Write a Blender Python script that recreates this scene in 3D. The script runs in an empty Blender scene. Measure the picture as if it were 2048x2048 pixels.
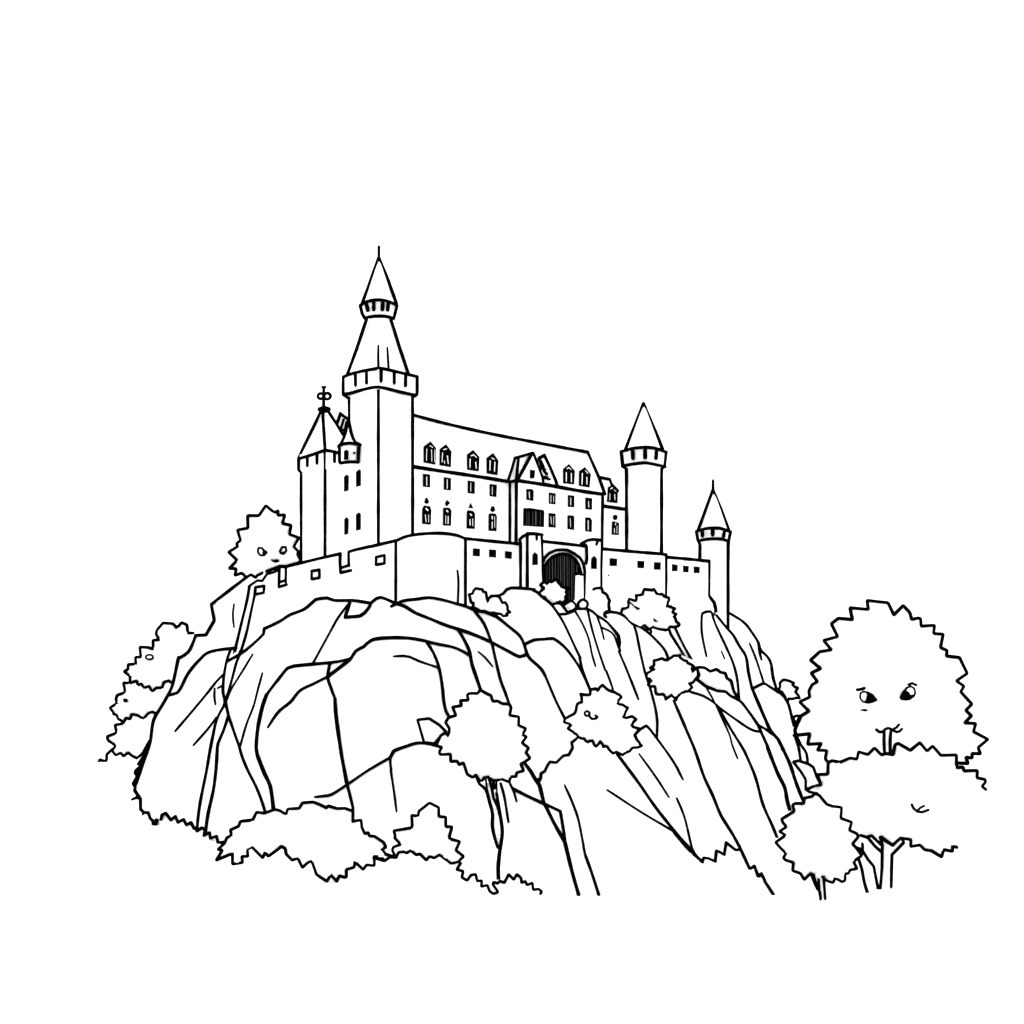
import bpy, math, random
from mathutils import Vector
from mathutils.geometry import delaunay_2d_cdt

# ---------------------------------------------------------------- camera, sky, sun, exposure
scene = bpy.context.scene
COL = scene.collection
H = 34.0                      # eye height above the plain
F = 2560.0                    # focal length in photo pixels (45 mm on 36 mm, 2048 px)
HZ = 1195.0                   # photo row of the horizon
cam_d = bpy.data.cameras.new('camera')
cam_d.lens = 45.0
cam_d.sensor_width = 36.0
cam_d.shift_y = (HZ - 1024.0) / 2048.0
cam_d.clip_start = 0.5
cam_d.clip_end = 20000
cam = bpy.data.objects.new('camera', cam_d)
COL.objects.link(cam)
cam.location = (0, 0, H)
cam.rotation_euler = (math.radians(90), 0, 0)
scene.camera = cam

SUN_EL, SUN_AZ = math.radians(55), math.radians(200)
world = bpy.data.worlds.new('World')
scene.world = world
world.use_nodes = True
nt = world.node_tree
bg = nt.nodes['Background']
sky = nt.nodes.new('ShaderNodeTexSky')
sky.sky_type = 'NISHITA'
sky.sun_disc = False
sky.sun_elevation = SUN_EL
sky.sun_rotation = SUN_AZ
veil = nt.nodes.new('ShaderNodeMixRGB')      # a closed white overcast in front of the blue
veil.inputs[0].default_value = 0.97
veil.inputs[2].default_value = (10.0, 10.0, 10.0, 1)
nt.links.new(sky.outputs[0], veil.inputs[1])
nt.links.new(veil.outputs[0], bg.inputs['Color'])
bg.inputs['Strength'].default_value = 0.1

sun_d = bpy.data.lights.new('sun', 'SUN')
sun_d.energy = 0.5
sun_d.angle = math.radians(40)
sun_d.color = (1.0, 0.98, 0.95)
sun = bpy.data.objects.new('sun', sun_d)
COL.objects.link(sun)
sun.location = (0, -50, 300)
sun.rotation_euler = (math.radians(35), 0, math.radians(-20))

scene.view_settings.view_transform = 'Standard'
scene.view_settings.look = 'None'
scene.view_settings.gamma = 1.0
scene.view_settings.use_curve_mapping = False
scene.view_settings.exposure = 0.8
scene.cycles.max_bounces = 16
scene.cycles.diffuse_bounces = 16

# ---------------------------------------------------------------- materials
def material(name, c1, c2, scale):
    m = bpy.data.materials.new(name)
    m.use_nodes = True
    n = m.node_tree
    b = n.nodes['Principled BSDF']
    b.inputs['Roughness'].default_value = 1.0
    b.inputs['Specular IOR Level'].default_value = 0.0
    nz = n.nodes.new('ShaderNodeTexNoise')
    nz.inputs['Scale'].default_value = scale
    mx = n.nodes.new('ShaderNodeMixRGB')
    mx.inputs[1].default_value = (*c1, 1)
    mx.inputs[2].default_value = (*c2, 1)
    tc = n.nodes.new('ShaderNodeTexCoord')
    n.links.new(tc.outputs['Object'], nz.inputs['Vector'])
    n.links.new(nz.outputs['Fac'], mx.inputs[0])
    n.links.new(mx.outputs[0], b.inputs['Base Color'])
    return m
WHITE, INK, GREY = 0, 1, 2
MATS = [material('white_paper', (0.955, 0.955, 0.952), (0.975, 0.975, 0.975), 0.3),
        material('black_ink', (0.0, 0.0, 0.0), (0.0015, 0.0015, 0.0015), 2.0),
        material('grey_pencil', (0.055, 0.062, 0.06), (0.1, 0.11, 0.105), 1.5)]

# ---------------------------------------------------------------- photo coordinates -> points
T = dict(A=(580,480), B=(580,760), C=(800,800), D=(1000,880), E=(1200,780), F=(1200,1000), G=(440,980),
         H=(700,1040), I=(180,1200), J=(440,1200), K=(720,1240), L=(920,1120), M=(1060,1300), N=(1180,1160),
         O=(1360,1200), Q=(1700,1180), R=(180,1460), S=(420,1500), T=(640,1500), U=(880,1500), V=(1140,1500),
         W=(1380,1460), X=(1520,1520), Y=(1700,1440), Z=(1540,1180), d=(860,1370))
T2 = dict(a=(360,1130), b=(900,1140), c=(1060,1140))
def z(t, s):
    """points read off an enlarged piece of the photo -> photo pixels"""
    (ox, oy), k = (T[t], 6.44) if t in T else (T2[t], 9.66)
    v = [float(q) for q in s.split()]
    return [(ox + v[i] / k, oy + v[i+1] / k) for i in range(0, len(v), 2)]

def P(x, y, D):
    return Vector(((x - 1024.0) / F * D, D, H + (HZ - y) / F * D))

class Plane:
    def __init__(s, p, n):
        s.p, s.n = Vector(p), Vector(n).normalized()
        if s.n.y > 0: s.n = -s.n             # towards the viewer's side
    def D(s, x, y, off=0.0):
        r = Vector(((x - 1024.0) / F, 1.0, (HZ - y) / F))
        return s.n.dot(s.p + s.n*off - Vector((0, 0, H))) / s.n.dot(r)
    def at(s, x, y, off=0.0):
        return P(x, y, s.D(x, y, off))
def vplane(x0, D0, x1, D1):                  # upright plane through two plan points
    a, b = P(x0, HZ, D0), P(x1, HZ, D1)
    t = b - a
    return Plane(a, (t.y, -t.x, 0))
def plane3(a, b, c):
    return Plane(a, (b - a).cross(c - a))
def drum(cx, rpx, D):                        # upright round body: depth of its near side
    def f(x, y):
        u = max(-1.0, min(1.0, (x - cx) / rpx))
        return D - math.sqrt(1 - u * u) * rpx / F * D
    return f
def const(D): return lambda x, y: D

def smooth(p, step=7.0):
    """Catmull-Rom through the points, resampled"""
    if len(p) < 3: return dense(p, step * 2)
    q = [p[0]] + list(p) + [p[-1]]
    out = []
    for i in range(1, len(q) - 2):
        a, b, c, d = q[i-1], q[i], q[i+1], q[i+2]
        n = max(1, int(math.hypot(c[0]-b[0], c[1]-b[1]) / step))
        for k in range(n):
            t = k / n
            out.append(tuple(0.5 * (2*b[j] + (c[j]-a[j])*t + (2*a[j]-5*b[j]+4*c[j]-d[j])*t*t
                                    + (3*b[j]-a[j]-3*c[j]+d[j])*t**3) for j in (0, 1)))
    out.append(tuple(p[-1]))
    return out
def dense(p, step=14.0):
    out = []
    for a, b in zip(p, p[1:]):
        n = max(1, int(math.hypot(b[0]-a[0], b[1]-a[1]) / step))
        out += [(a[0]+(b[0]-a[0])*k/n, a[1]+(b[1]-a[1])*k/n) for k in range(n)]
    out.append(tuple(p[-1]))
    return out
def soften(p, r=0.22, closed=False):
    """round the corners of a zigzag a little, as a felt pen does"""
    n = len(p); out = []
    for i in range(n):
        if not closed and i in (0, n - 1):
            out.append(p[i]); continue
        a, b, c = p[i-1], p[i], p[(i+1) % n]
        la, lc = math.hypot(a[0]-b[0], a[1]-b[1]) or 1, math.hypot(c[0]-b[0], c[1]-b[1]) or 1
        ra, rc = min(r, 1.2/la), min(r, 1.2/lc)
        out.append((b[0]+(a[0]-b[0])*ra, b[1]+(a[1]-b[1])*ra))
        out.append((b[0]+(c[0]-b[0])*rc, b[1]+(c[1]-b[1])*rc))
    return out

# ---------------------------------------------------------------- mesh collector
SPH = []
for i in range(1, 4):
    for j in range(8):
        th, ph = math.pi * i / 4, 2 * math.pi * j / 8
        SPH.append((math.sin(th)*math.cos(ph), math.sin(th)*math.sin(ph), math.cos(th)))
rng = random.Random(5)

class MB:
    def __init__(s):
        s.v, s.f, s.m = [], [], []
    def face(s, pts, m=WHITE):
        b = len(s.v); s.v += [Vector(p) for p in pts]; s.f.append(tuple(range(b, b + len(pts)))); s.m.append(m)
    def prism(s, front, back, m=WHITE):
        n = len(front); b = len(s.v)
        s.v += [Vector(p) for p in front] + [Vector(p) for p in back]
        s.f.append(tuple(range(b, b+n))); s.f.append(tuple(range(b+2*n-1, b+n-1, -1)))
        for i in range(n):
            j = (i+1) % n
            s.f.append((b+j, b+i, b+n+i, b+n+j))
        s.m += [m] * (n + 2)
        return s
    def lathe(s, c, prof, seg=40, m=WHITE, inset=4.4):
        """prof: (radius, z) from the bottom up, round the upright axis through c; closed at both ends"""
        b = len(s.v)
        for r, zz in prof:
            r = max(0.02, r - inset/F*c.y)
            for k in range(seg):
                a = 2*math.pi*k/seg
                s.v.append(Vector((c.x + r*math.cos(a), c.y + r*math.sin(a), zz)))
        for i in range(len(prof)-1):
            for k in range(seg):
                j = (k+1) % seg
                s.f.append((b+i*seg+k, b+i*seg+j, b+(i+1)*seg+j, b+(i+1)*seg+k)); s.m.append(m)
        s.f.append(tuple(range(b+seg-1, b-1, -1))); s.m.append(m)
        e = b+(len(prof)-1)*seg
        s.f.append(tuple(range(e, e+seg))); s.m.append(m)
        return s
    def _ball(s, c, r):
        b = len(s.v)
        s.v += [c + Vector(q) * r for q in SPH] + [c + Vector((0, 0, r)), c - Vector((0, 0, r))]
        for i in range(2):
            for j in range(8):
                k = (j+1) % 8
                s.f.append((b+i*8+j, b+i*8+8+j, b+i*8+8+k, b+i*8+k)); s.m.append(s._mat)
        for j in range(8):
            k = (j+1) % 8
            s.f.append((b+24, b+j, b+k)); s.m.append(s._mat)
            s.f.append((b+25, b+16+k, b+16+j)); s.m.append(s._mat)
    def tube(s, pts, w, taper=(1, 1), m=INK, closed=False):
        """a round bead of ink along pts; w = line width in photo pixels"""
        s._mat = m
        pts = [Vector(p) for p in pts]
        if closed: pts = pts + [pts[0]]
        n = len(pts); L = [0.0]
        for a, b in zip(pts, pts[1:]): L.append(L[-1] + (b-a).length)
        ph = rng.uniform(0, 6.28)
        R = []
        for i, p in enumerate(pts):
            k = 1 + 0.07*math.sin(ph + L[i]*0.55) + 0.04*math.sin(2*ph + L[i]*1.7)
            px = F / p.y
            e0, e1 = L[i]*px, (L[-1]-L[i])*px
            if e0 < 14: k *= taper[0] + (1-taper[0])*e0/14
            if e1 < 14: k *= taper[1] + (1-taper[1])*e1/14
            R.append((w*1.06 + 1.5 if m == INK else w*0.7)*k*0.5/px)
        for i, p in enumerate(pts):
            s._ball(p, R[i])
        for i in range(n-1):
            a, b = pts[i], pts[i+1]
            t = b-a
            if t.length < 1e-5: continue
            t.normalize()
            u = t.cross(Vector((0, 1, 0)))
            if u.length < 0.1: u = t.cross(Vector((0, 0, 1)))
            u.normalize(); q = t.cross(u)
            o = len(s.v)
            for c, r in ((a, R[i]), (b, R[i+1])):
                for k in range(8):
                    an = 2*math.pi*k/8
                    s.v.append(c + (u*math.cos(an) + q*math.sin(an))*r)
            for k in range(8):
                j = (k+1) % 8
                s.f.append((o+k, o+j, o+8+j, o+8+k)); s.m.append(m)
        return s
    # --- ink on a surface given by a depth function or a Plane
    def ink(s, pts, surf, w=5.4, sm=False, taper=(1, 1), m=INK, closed=False, off=0.0):
        if closed and not sm: q = dense(list(pts)+[pts[0]])[:-1]
        else: q = smooth(pts) if sm else dense(pts)
        if isinstance(surf, Plane): v = [surf.at(x, y, off) for x, y in q]
        else: v = [P(x, y, surf(x, y) - off) for x, y in q]
        return s.tube(v, w, taper, m, closed)
    def fill(s, pts, surf, m=INK, t=0.12, back=0.15):
        if m == INK:
            cx, cy = sum(p[0] for p in pts)/len(pts), sum(p[1] for p in pts)/len(pts)
            pts = [(x + 0.8*(x-cx)/(math.hypot(x-cx, y-cy) or 1), y + 0.8*(y-cy)/(math.hypot(x-cx, y-cy) or 1)) for x, y in pts]
        if isinstance(surf, Plane):
            return s.prism([surf.at(x, y, t) for x, y in pts], [surf.at(x, y, -back) for x, y in pts], m)
        return s.prism([P(x, y, surf(x, y)-t) for x, y in pts], [P(x, y, surf(x, y)+back) for x, y in pts], m)
    def puff(s, poly, D, R=None, front=1.0, back=1.0, m=WHITE, ink=4.6, inkpts=None, taper=(1, 1), raw=False):
        """a solid leafy mass with the outline poly at depth D, swelling towards and away from the viewer"""
        n = len(poly)
        xs = [p[0] for p in poly]; ys = [p[1] for p in poly]
        cx, cy = (min(xs)+max(xs))/2, (min(ys)+max(ys))/2
        size = min(max(xs)-min(xs), max(ys)-min(ys))
        R = R or size*0.42
        st = max(5.0, size/13)
        bd = dense(poly + [poly[0]], min(st, 6.0))[:-1]
        nb = len(bd)
        inner = []
        def dist(x, y):
            best = 1e9
            for i in range(n):
                (ax, ay), (bx, by) = poly[i], poly[(i+1) % n]
                dx, dy = bx-ax, by-ay
                t = max(0, min(1, ((x-ax)*dx+(y-ay)*dy)/((dx*dx+dy*dy) or 1)))
                best = min(best, math.hypot(x-ax-dx*t, y-ay-dy*t))
            return best
        def inside(x, y):
            c = False
            for i in range(n):
                (ax, ay), (bx, by) = poly[i], poly[(i+1) % n]
                if (ay > y) != (by > y) and x < (bx-ax)*(y-ay)/(by-ay)+ax: c = not c
            return c
        yy = min(ys)
        row = 0
        while yy < max(ys):
            xx = min(xs) + (st/2 if row % 2 else 0)
            while xx < max(xs):
                if inside(xx, yy):
                    dd = dist(xx, yy)
                    if dd > st*0.4: inner.append((xx, yy, dd))
                xx += st
            yy += st*0.87; row += 1
        inner = [q for q in inner if q[2] > 6.0]
        for i in range(nb):
            a, c = bd[i-1], bd[(i+1) % nb]
            tx, ty = c[0]-a[0], c[1]-a[1]; ln = math.hypot(tx, ty) or 1
            for sg in (1, -1):
                x, y = bd[i][0] - sg*ty/ln*4.6, bd[i][1] + sg*tx/ln*4.6
                if inside(x, y):
                    dd = dist(x, y)
                    if dd > 3.0: inner.append((x, y, dd))
        pts = [Vector(p) for p in bd] + [Vector(p[:2]) for p in inner]
        vv, ee, ff, ov, oe, of = delaunay_2d_cdt(pts, [(i, (i+1) % nb) for i in range(nb)], [], 1, 1e-4)
        u = P(cx, cy, 1.0) - Vector((0, 0, H)); u.normalize()
        b0 = len(s.v); fr = []; bk = []
        for i, p in enumerate(vv):
            dd = dist(p.x, p.y)
            base = P(p.x, p.y, D)
            if dd < 0.05:
                s.v.append(base); fr.append(len(s.v)-1); bk.append(len(s.v)-1)
            else:
                e = min(1.0, max(0.0, dd-4.6)/R)
                tt = R/F*D*math.sqrt(1-(1-e)**2) * (1 + 0.13*math.sin(p.x*0.31+p.y*0.17)*math.sin(p.y*0.27-p.x*0.11)) + 0.05
                s.v.append(base - u*tt*front); fr.append(len(s.v)-1)
                s.v.append(base + u*tt*back); bk.append(len(s.v)-1)
        for f in ff:
            if len(f) < 3: continue
            a = [fr[i] for i in f]; c = [bk[i] for i in f]
            s.f.append(tuple(reversed(a))); s.m.append(m)
            if a != c: s.f.append(tuple(c)); s.m.append(m)
        s.puffR, s.puffu, s.puffc, s.puffdist, s.puffD, s.pufffront = R, u, (cx, cy), dist, D, front
        if ink:
            for line in (inkpts if inkpts is not None else [None]):
                if line is None: s.ink(poly if raw else soften(poly, closed=True), const(D), ink, closed=True)
                else: s.ink(line if raw else soften(line), const(D), ink, taper=taper)
        return s
    def on_puff(s, extra=0.0):
        """depth of the near side of the last puff"""
        R, u, dist, D, fr = s.puffR, s.puffu, s.puffdist, s.puffD, s.pufffront
        def f(x, y):
            e = min(1.0, max(0.0, dist(x, y)-3.4)/R)
            return D - R/F*D*math.sqrt(1-(1-e)**2)*fr*1.13 - 0.1 - extra
        return f
    def build(s, name, parent, origin, smooth_shade=False):
        me = bpy.data.meshes.new(name)
        me.from_pydata([tuple(p - origin) for p in s.v], [], s.f)
        for k in MATS: me.materials.append(k)
        me.polygons.foreach_set('material_index', s.m)
        me.update()
        o = bpy.data.objects.new(name, me)
        COL.objects.link(o)
        if parent is not None: o.parent = parent
        return o

class Thing:
    """one top-level object: a mesh, or an Empty at its base with its parts"""
    def __init__(s, name, label, cat=None, group=None, kind=None):
        s.name, s.label, s.cat, s.group, s.kind, s.parts = name, label, cat, group, kind, []
    def part(s, name, mb, under=None, label=None):
        s.parts.append((name, mb, under, label)); return len(s.parts)-1
    def done(s):
        allv = [p for _, mb, _, _ in s.parts for p in mb.v]
        o = Vector(((min(p.x for p in allv)+max(p.x for p in allv))/2,
                    (min(p.y for p in allv)+max(p.y for p in allv))/2, min(p.z for p in allv)))
        if s.parts[0][0] is None:
            root = s.parts[0][1].build(s.name, None, o); made = [root]; rest = s.parts[1:]
        else:
            root = bpy.data.objects.new(s.name, None); COL.objects.link(root); made = []; rest = s.parts
        root.location = o
        for nm, mb, under, lab in rest:
            c = mb.build(nm, root if under is None else made[under], o)
            if lab: c['label'] = lab
            made.append(c)
        if s.label: root['label'] = s.label
        if s.cat: root['category'] = s.cat
        if s.group: root['group'] = s.group
        if s.kind: root['kind'] = s.kind
        return root

# ================================================================= GROUND
g = MB()
g.face([(-6000, -3000, 0), (6000, -3000, 0), (6000, 9000, 0), (-6000, 9000, 0)])
Thing('ground', None, kind='structure').parts.append((None, g, None, None)) if False else None
gt = Thing('ground', 'plain white ground stretching to the horizon', kind='structure'); gt.part(None, g); gt.done()

# ================================================================= HILL
def lerp_table(tab, x):
    if x <= tab[0][0]: return tab[0][1]
    for (x0, d0), (x1, d1) in zip(tab, tab[1:]):
        if x <= x1: return d0 + (d1-d0)*(x-x0)/(x1-x0)
    return tab[-1][1]
TOPD = [(250, 226), (430, 222), (490, 213), (560, 202), (640, 196), (780, 187), (860, 180), (935, 184), (1040, 193), (1090, 198),
        (1205, 222), (1331, 246), (1425, 266), (1480, 274), (1530, 279), (1560, 279), (1660, 262)]
BOTY = [(250, 1632), (310, 1650), (450, 1690), (520, 1705), (900, 1705), (1000, 1750), (1080, 1792), (1560, 1792), (1660, 1785)]
def hillD(x, y):
    dt = lerp_table(TOPD, x)
    yb = lerp_table(BOTY, x)
    db = H*F/(yb - HZ)
    v = max(0.0, (y-1200.0)/(yb-1200.0))
    bump = 1.1*math.sin(x*0.021+1.3)*math.sin(y*0.017+x*0.006)*min(1, v*3)
    return dt + (db-dt)*v + bump*max(0, 1-v)

left_edge = z('a', '1290 230 600 760 660 1070 500 1350 300 1360') + z('I', '1300 560 1240 670 1145 740 1105 900 1060 1120 1010 1220 920 1370 840 1500 800 1600 780 1800') + \
    z('R', '770 150 745 260 680 420 625 600 590 720 575 780 610 850 655 900 650 1020 690 1060 750 1065 775 1140 810 1170 825 1280 860 1160 915 1150 925 1095 975 1070 1040 1160 1100 1110 1130 1190 1205 1150 1240 1225 1300 1190 1340 1270 1375 1300 1440 1260 1465 1360 1540 1320 1550 1395 1630 1365 1650 1460 1740 1440')
bottom = [(520, 1703), (700, 1703), (900, 1703), (1000, 1748), (1090, 1793), (1350, 1793), (1560, 1793), (1655, 1786)]
right_edge = [(1640, 1700), (1632, 1640)] + z('W', '1590 480 1515 420 1390 100') + \
    z('O', '1470 1620 1440 1500 1400 1350 1350 1250 1250 1150 1200 1000 1160 780 1040 650 1010 550 920 410 820 290 640 175')
rim = z('F', '1660 1660 1500 1490 1430 1440 1310 1460') + [(1400, 1250), (1340, 1262), (1262, 1238)] + \
    z('N', '430 460 340 420 260 410 170 430') + [(1180, 1222)] + z('c', '1090 750 900 750 830 800 700 850 560 850 450 720 400 660 260 540 130 420 60 385') + \
    z('L', '960 380 770 360 640 360 560 430 500 460') + z('b', '900 880 800 850 640 800 520 780 420 720') + \
    z('H', '1490 1110 1380 1080 1200 1030 1020 1000 850 1020 650 1050 590 1070 450 1010 390 995 340 1010 260 1080 60 1040') + \
    z('G', '1620 1420 1470 1425 1380 1390 1300 1395 1230 1410 1170 1460 1100 1530') + z('J', '900 190 800 255 700 310 570 370 560 440 480 520 330 650') + \
    z('a', '1150 1720 1060 1690 1075 1580 1180 1150 1290 700 1350 400')
outline = left_edge + bottom + right_edge + rim

hm = MB()
def build_hill():
    st = 15.0
    bd = dense(outline + [outline[0]], st)[:-1]
    nb = len(bd); n = len(outline)
    def inside(x, y):
        c = False
        for i in range(n):
            (ax, ay), (bx, by) = outline[i], outline[(i+1) % n]
            if (ay > y) != (by > y) and x < (bx-ax)*(y-ay)/(by-ay)+ax: c = not c
        return c
    inner = []
    yy = 1150.0
    while yy < 1800:
        xx = 250.0
        while xx < 1670:
            if inside(xx, yy): inner.append((xx, yy))
            xx += st
        yy += st
    vv, ee, ff, ov, oe, of = delaunay_2d_cdt([Vector(p) for p in bd+inner], [(i, (i+1) % nb) for i in range(nb)], [], 1, 1e-4)
    b = len(hm.v); nv = len(vv)
    fr = [P(p.x, p.y, hillD(p.x, p.y)) for p in vv]
    hm.v += fr
    hm.v += [Vector((p.x, max(p.y+25, 335.0), p.z)) for p in fr]
    edges = {}
    for f in ff:
        hm.f.append(tuple(b+i for i in reversed(f))); hm.m.append(WHITE)
        hm.f.append(tuple(b+nv+i for i in f)); hm.m.append(WHITE)
        for i in range(len(f)):
            e = (f[i], f[(i+1) % len(f)])
            edges[e] = edges.get(e, 0)+1
    for (i, j) in edges:
        if (j, i) not in edges:
            hm.f.append((b+i, b+j, b+nv+j, b+nv+i)); hm.m.append(WHITE)
            p, q = fr[i], fr[j]
            if p.z < 7 and q.z < 7:                  # the rock goes on down into the ground
                hm.face([Vector((p.x, p.y, -1)), Vector((q.x, q.y, -1)), q, p])
build_hill()

def hl(w, *segs, sm=True, taper=(1, 1)):
    pts = []
    for s in segs: pts += s
    hm.ink(pts, hillD, w, sm=sm, taper=taper, off=0.3)
TF, TL, TB = (0.8, 1), (1, 0.8), (0.8, 0.8)
hl(5.6, z('a', '1290 230 600 760 660 1070 500 1350 300 1360') , sm=False)
hl(5.6, z('a', '300 1360 230 1550 150 1690 0 1790'), z('I', '1140 740 1105 900 1060 1100 1005 1220 920 1370 840 1500 805 1600 780 1800 770 1850'))
hl(9, z('R', '770 150 745 240 690 390 630 570 590 690'))
hl(5.5, z('R', '590 690 575 780 650 890 650 1020 690 1060 750 1065 775 1140 810 1170 825 1280 860 1160'), sm=False)
for q in ('690 330 620 440', '650 460 590 520 580 550 610 600', '600 600 555 690 570 720', '540 895 600 870 645 880', '600 365 680 300 755 160', '690 1060 680 1085', '845 1150 870 1160 825 1280'):
    hl(5, z('R', q), sm=False, taper=TF)
hl(5.2, z('R', '915 1150 925 1095 975 1070 1040 1160 1100 1110 1130 1190 1205 1150 1240 1225 1300 1190 1340 1270 1370 1260 1375 1300 1440 1260 1480 1285 1465 1360 1540 1320 1550 1395 1630 1365 1650 1455 1740 1440 1775 1455'), sm=False)
hl(5.2, z('I', '1810 645 1760 790 1725 980 1712 1180 1735 1330 1660 1480 1605 1640 1545 1932'), z('R', '1500 520 1420 920 1385 1180 1380 1290'))
hl(5, z('J', '265 690 215 800 160 1000 110 1180 75 1290 85 1380 105 1480'))
hl(7.6, z('J', '65 1270 70 1330'))
hl(6, z('I', '1780 1500 1720 1680 1650 1850'), z('R', '1640 230 1625 480 1590 760 1520 1080 1485 1330'))
hl(5, z('J', '85 1380 110 1490 180 1700 250 1900'), z('S', '410 80 480 250 600 490 680 700 708 800'))
hl(3.7, z('J', '420 700 300 900 150 1140 90 1280'), taper=TF)
hl(3.6, z('J', '545 940 480 1180 430 1370 340 1600 260 1880'), taper=TF)
hl(5.4, z('J', '95 790 230 715 330 650 480 520 560 440'))
hl(6.6, z('J', '562 440 570 370'))
hl(5.4, z('J', '570 370 700 310 800 255 900 190 1080 120'), z('G', '1170 1465 1230 1410 1300 1395 1380 1390 1470 1420 1620 1422 1700 1420 1932 1455'), z('H', '260 1075'))
hl(5.6, z('G', '1675 1430 1650 1530 1612 1640 1700 1632 1800 1622 1860 1585 1932 1490'), z('H', '260 1080 340 1010 395 995 460 1015 590 1075 700 1110 780 1160 860 1205 1050 1280 1250 1360 1500 1440 1680 1510'),
   z('b', '780 1385 850 1420 1050 1525 1280 1650 1350 1675 1480 1630'))
hl(3.5, z('J', '1665 40 1530 210 1400 440 1200 805'))
hl(5.2, z('J', '1680 755 1560 785 1400 808 1200 825'))
hl(5.6, z('J', '1200 825 950 850 870 875 720 1060 600 1220'))
hl(7.2, z('J', '600 1220 540 1400 490 1640 468 1850'), z('S', '600 20 625 110 700 300 770 450 800 620 818 790'))
hl(5.0, z('J', '615 1640 700 1510 770 1420 910 1310 1030 1165 1200 1080 1390 985'), taper=TF)
hl(6, z('J', '1390 985 1540 870 1670 770 1750 655 1850 600'), z('K', '90 300 150 258 250 237 450 227 650 236 830 268'))
hl(5, z('K', '830 268 1000 310 1200 350 1330 405 1400 450'))
hl(5, z('J', '1415 815 1385 985 1420 1110 1480 1270'))
hl(6.6, z('J', '1480 1270 1495 1500 1555 1932'), z('S', '1700 100 1760 420'))
hl(5.2, z('S', '1760 420 1840 740'), z('T', '424 830 415 925'))
hl(3.8, z('K', '430 468 560 462 640 475 760 530 1000 610'), taper=TF)
hl(5.2, z('K', '860 285 960 450 1020 620 1060 850 1080 1050 1110 1180 1150 1250'))
hl(5.8, z('K', '1255 110 1340 250 1410 400 1440 560 1500 740 1555 905'))
hl(4.8, z('b', '440 740 560 900 660 1040 800 1390'), z('K', '1750 520 1810 770 1870 930 1925 1085'))
hl(3, z('K', '1520 405 1610 480 1710 600'), taper=TB)
hl(5.2, z('H', '530 1112 590 1085 650 1050 740 1030 850 1020 1020 1000 1200 1030 1380 1080 1490 1110 1580 1150'))
hl(5.2, z('b', '420 720 520 790 640 800 800 860 900 900 1150 1100 1350 1270 1430 1430 1495 1630'), z('M', '0 110 150 250 210 370 330 650 450 890'))
hl(5, z('L', '500 460 560 430 600 380 660 360 770 362 960 380'), z('c', '60 390 130 420 260 540 400 660 450 720 560 880 660 1050 780 1300 900 1560 970 1700'), z('M', '640 100 665 230 700 330 775 510'))
hl(5.4, z('L', '830 1090 950 1030 1080 1020 1205 1012 1260 1050 1370 1150 1540 1390 1680 1690'))
hl(4.2, z('c', '560 850 700 850 830 800 900 750 1090 750'))
hl(4.2, z('c', '600 660 710 800'))
hl(3.6, z('c', '850 780 870 800 1000 1020 1130 1320 1200 1640 1265 1860'), taper=TL)
hl(4, z('c', '1110 770 1190 1120 1320 1550 1450 1932'), z('M', '980 270 1060 480 1075 560'))
hl(3.7, z('c', '1290 890 1370 1110 1430 1340'), taper=TL)
hl(3.6, z('c', '1390 1115 1500 1160 1620 1260 1700 1480'))
hl(4.4, z('c', '1110 750 1200 800 1300 890 1400 945 1500 1020 1620 1150 1720 1270 1740 1400 1720 1520'))
hl(2.6, z('c', '1500 1030 1610 1170 1690 1290 1705 1420'))
hl(4.6, z('c', '1690 1440 1740 1560'), z('M', '1145 20 1230 220 1310 420 1395 635'), taper=TL)
hl(5.4, z('N', '175 430 260 410 340 420 430 460 540 560 640 600 760 690 900 830 970 920 1010 1030'))
hl(4.7, z('N', '560 570 600 700 640 900 710 1200 770 1380 840 1640 865 1800'), z('M', '1640 940 1635 1130'))
hl(4.2, z('N', '1500 985 1440 680 1445 430 1490 410 1550 405 1590 450'), taper=TF)
hl(4.6, z('O', '410 170 450 300 600 620 690 830 740 1040 760 1290'))
hl(5.4, z('F', '1500 1490 1640 1660 1720 1750'), z('O', '760 590 850 730 880 920 925 1130'))
hl(6.2, z('O', '930 1140 1010 1330 1100 1540 1170 1690 1260 1790 1330 1932'))
hl(5.8, z('W', '1140 130 1280 420 1360 660 1445 880 1470 930'))
hl(3, z('O', '535 660 575 755'), taper=TB)
hl(5.2, z('O', '640 175 820 290 920 410 1010 550 1040 650 1160 780 1200 1000 1250 1160'))
hl(4, z('O', '1010 550 1020 650 1050 770'), taper=TL)
hl(3.6, z('O', '895 555 980 760 1080 1070'), taper=TF)
hl(5, z('O', '935 1140 1060 1080 1100 1085 1250 1180 1350 1250 1400 1350 1440 1500 1470 1620'))
hl(4.4, z('W', '1350 85 1395 210 1425 390'))
hl(4.4, z('W', '1385 100 1430 190 1500 300 1515 420'))
hl(5.4, z('O', '215 1025 330 1110 480 1170 590 1180 650 1240 780 1310 900 1460 1010 1620 1040 1690 1130 1890'))
hl(6.4, z('W', '1000 230 1130 560 1220 740 1250 900 1285 1030'))
hl(5, z('O', '130 1185 300 1240 440 1330 520 1400 700 1530 860 1640 960 1690 1030 1700'))
hl(3.0, z('O', '330 1110 450 1330 520 1480 640 1740'), z('W', '540 180 615 370'), taper=TL)
hl(5, z('O', '500 1400 640 1640 790 1880'), z('W', '700 270 840 600 940 960 1060 1230 1120 1380'))
hl(4.6, z('O', '1010 1615 1090 1660 1200 1740'))
hl(5.8, z('N', '1080 1560 1240 1932'), z('O', '190 1932'), z('W', '180 600 300 860 400 1100 560 1360 640 1510'))
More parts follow.
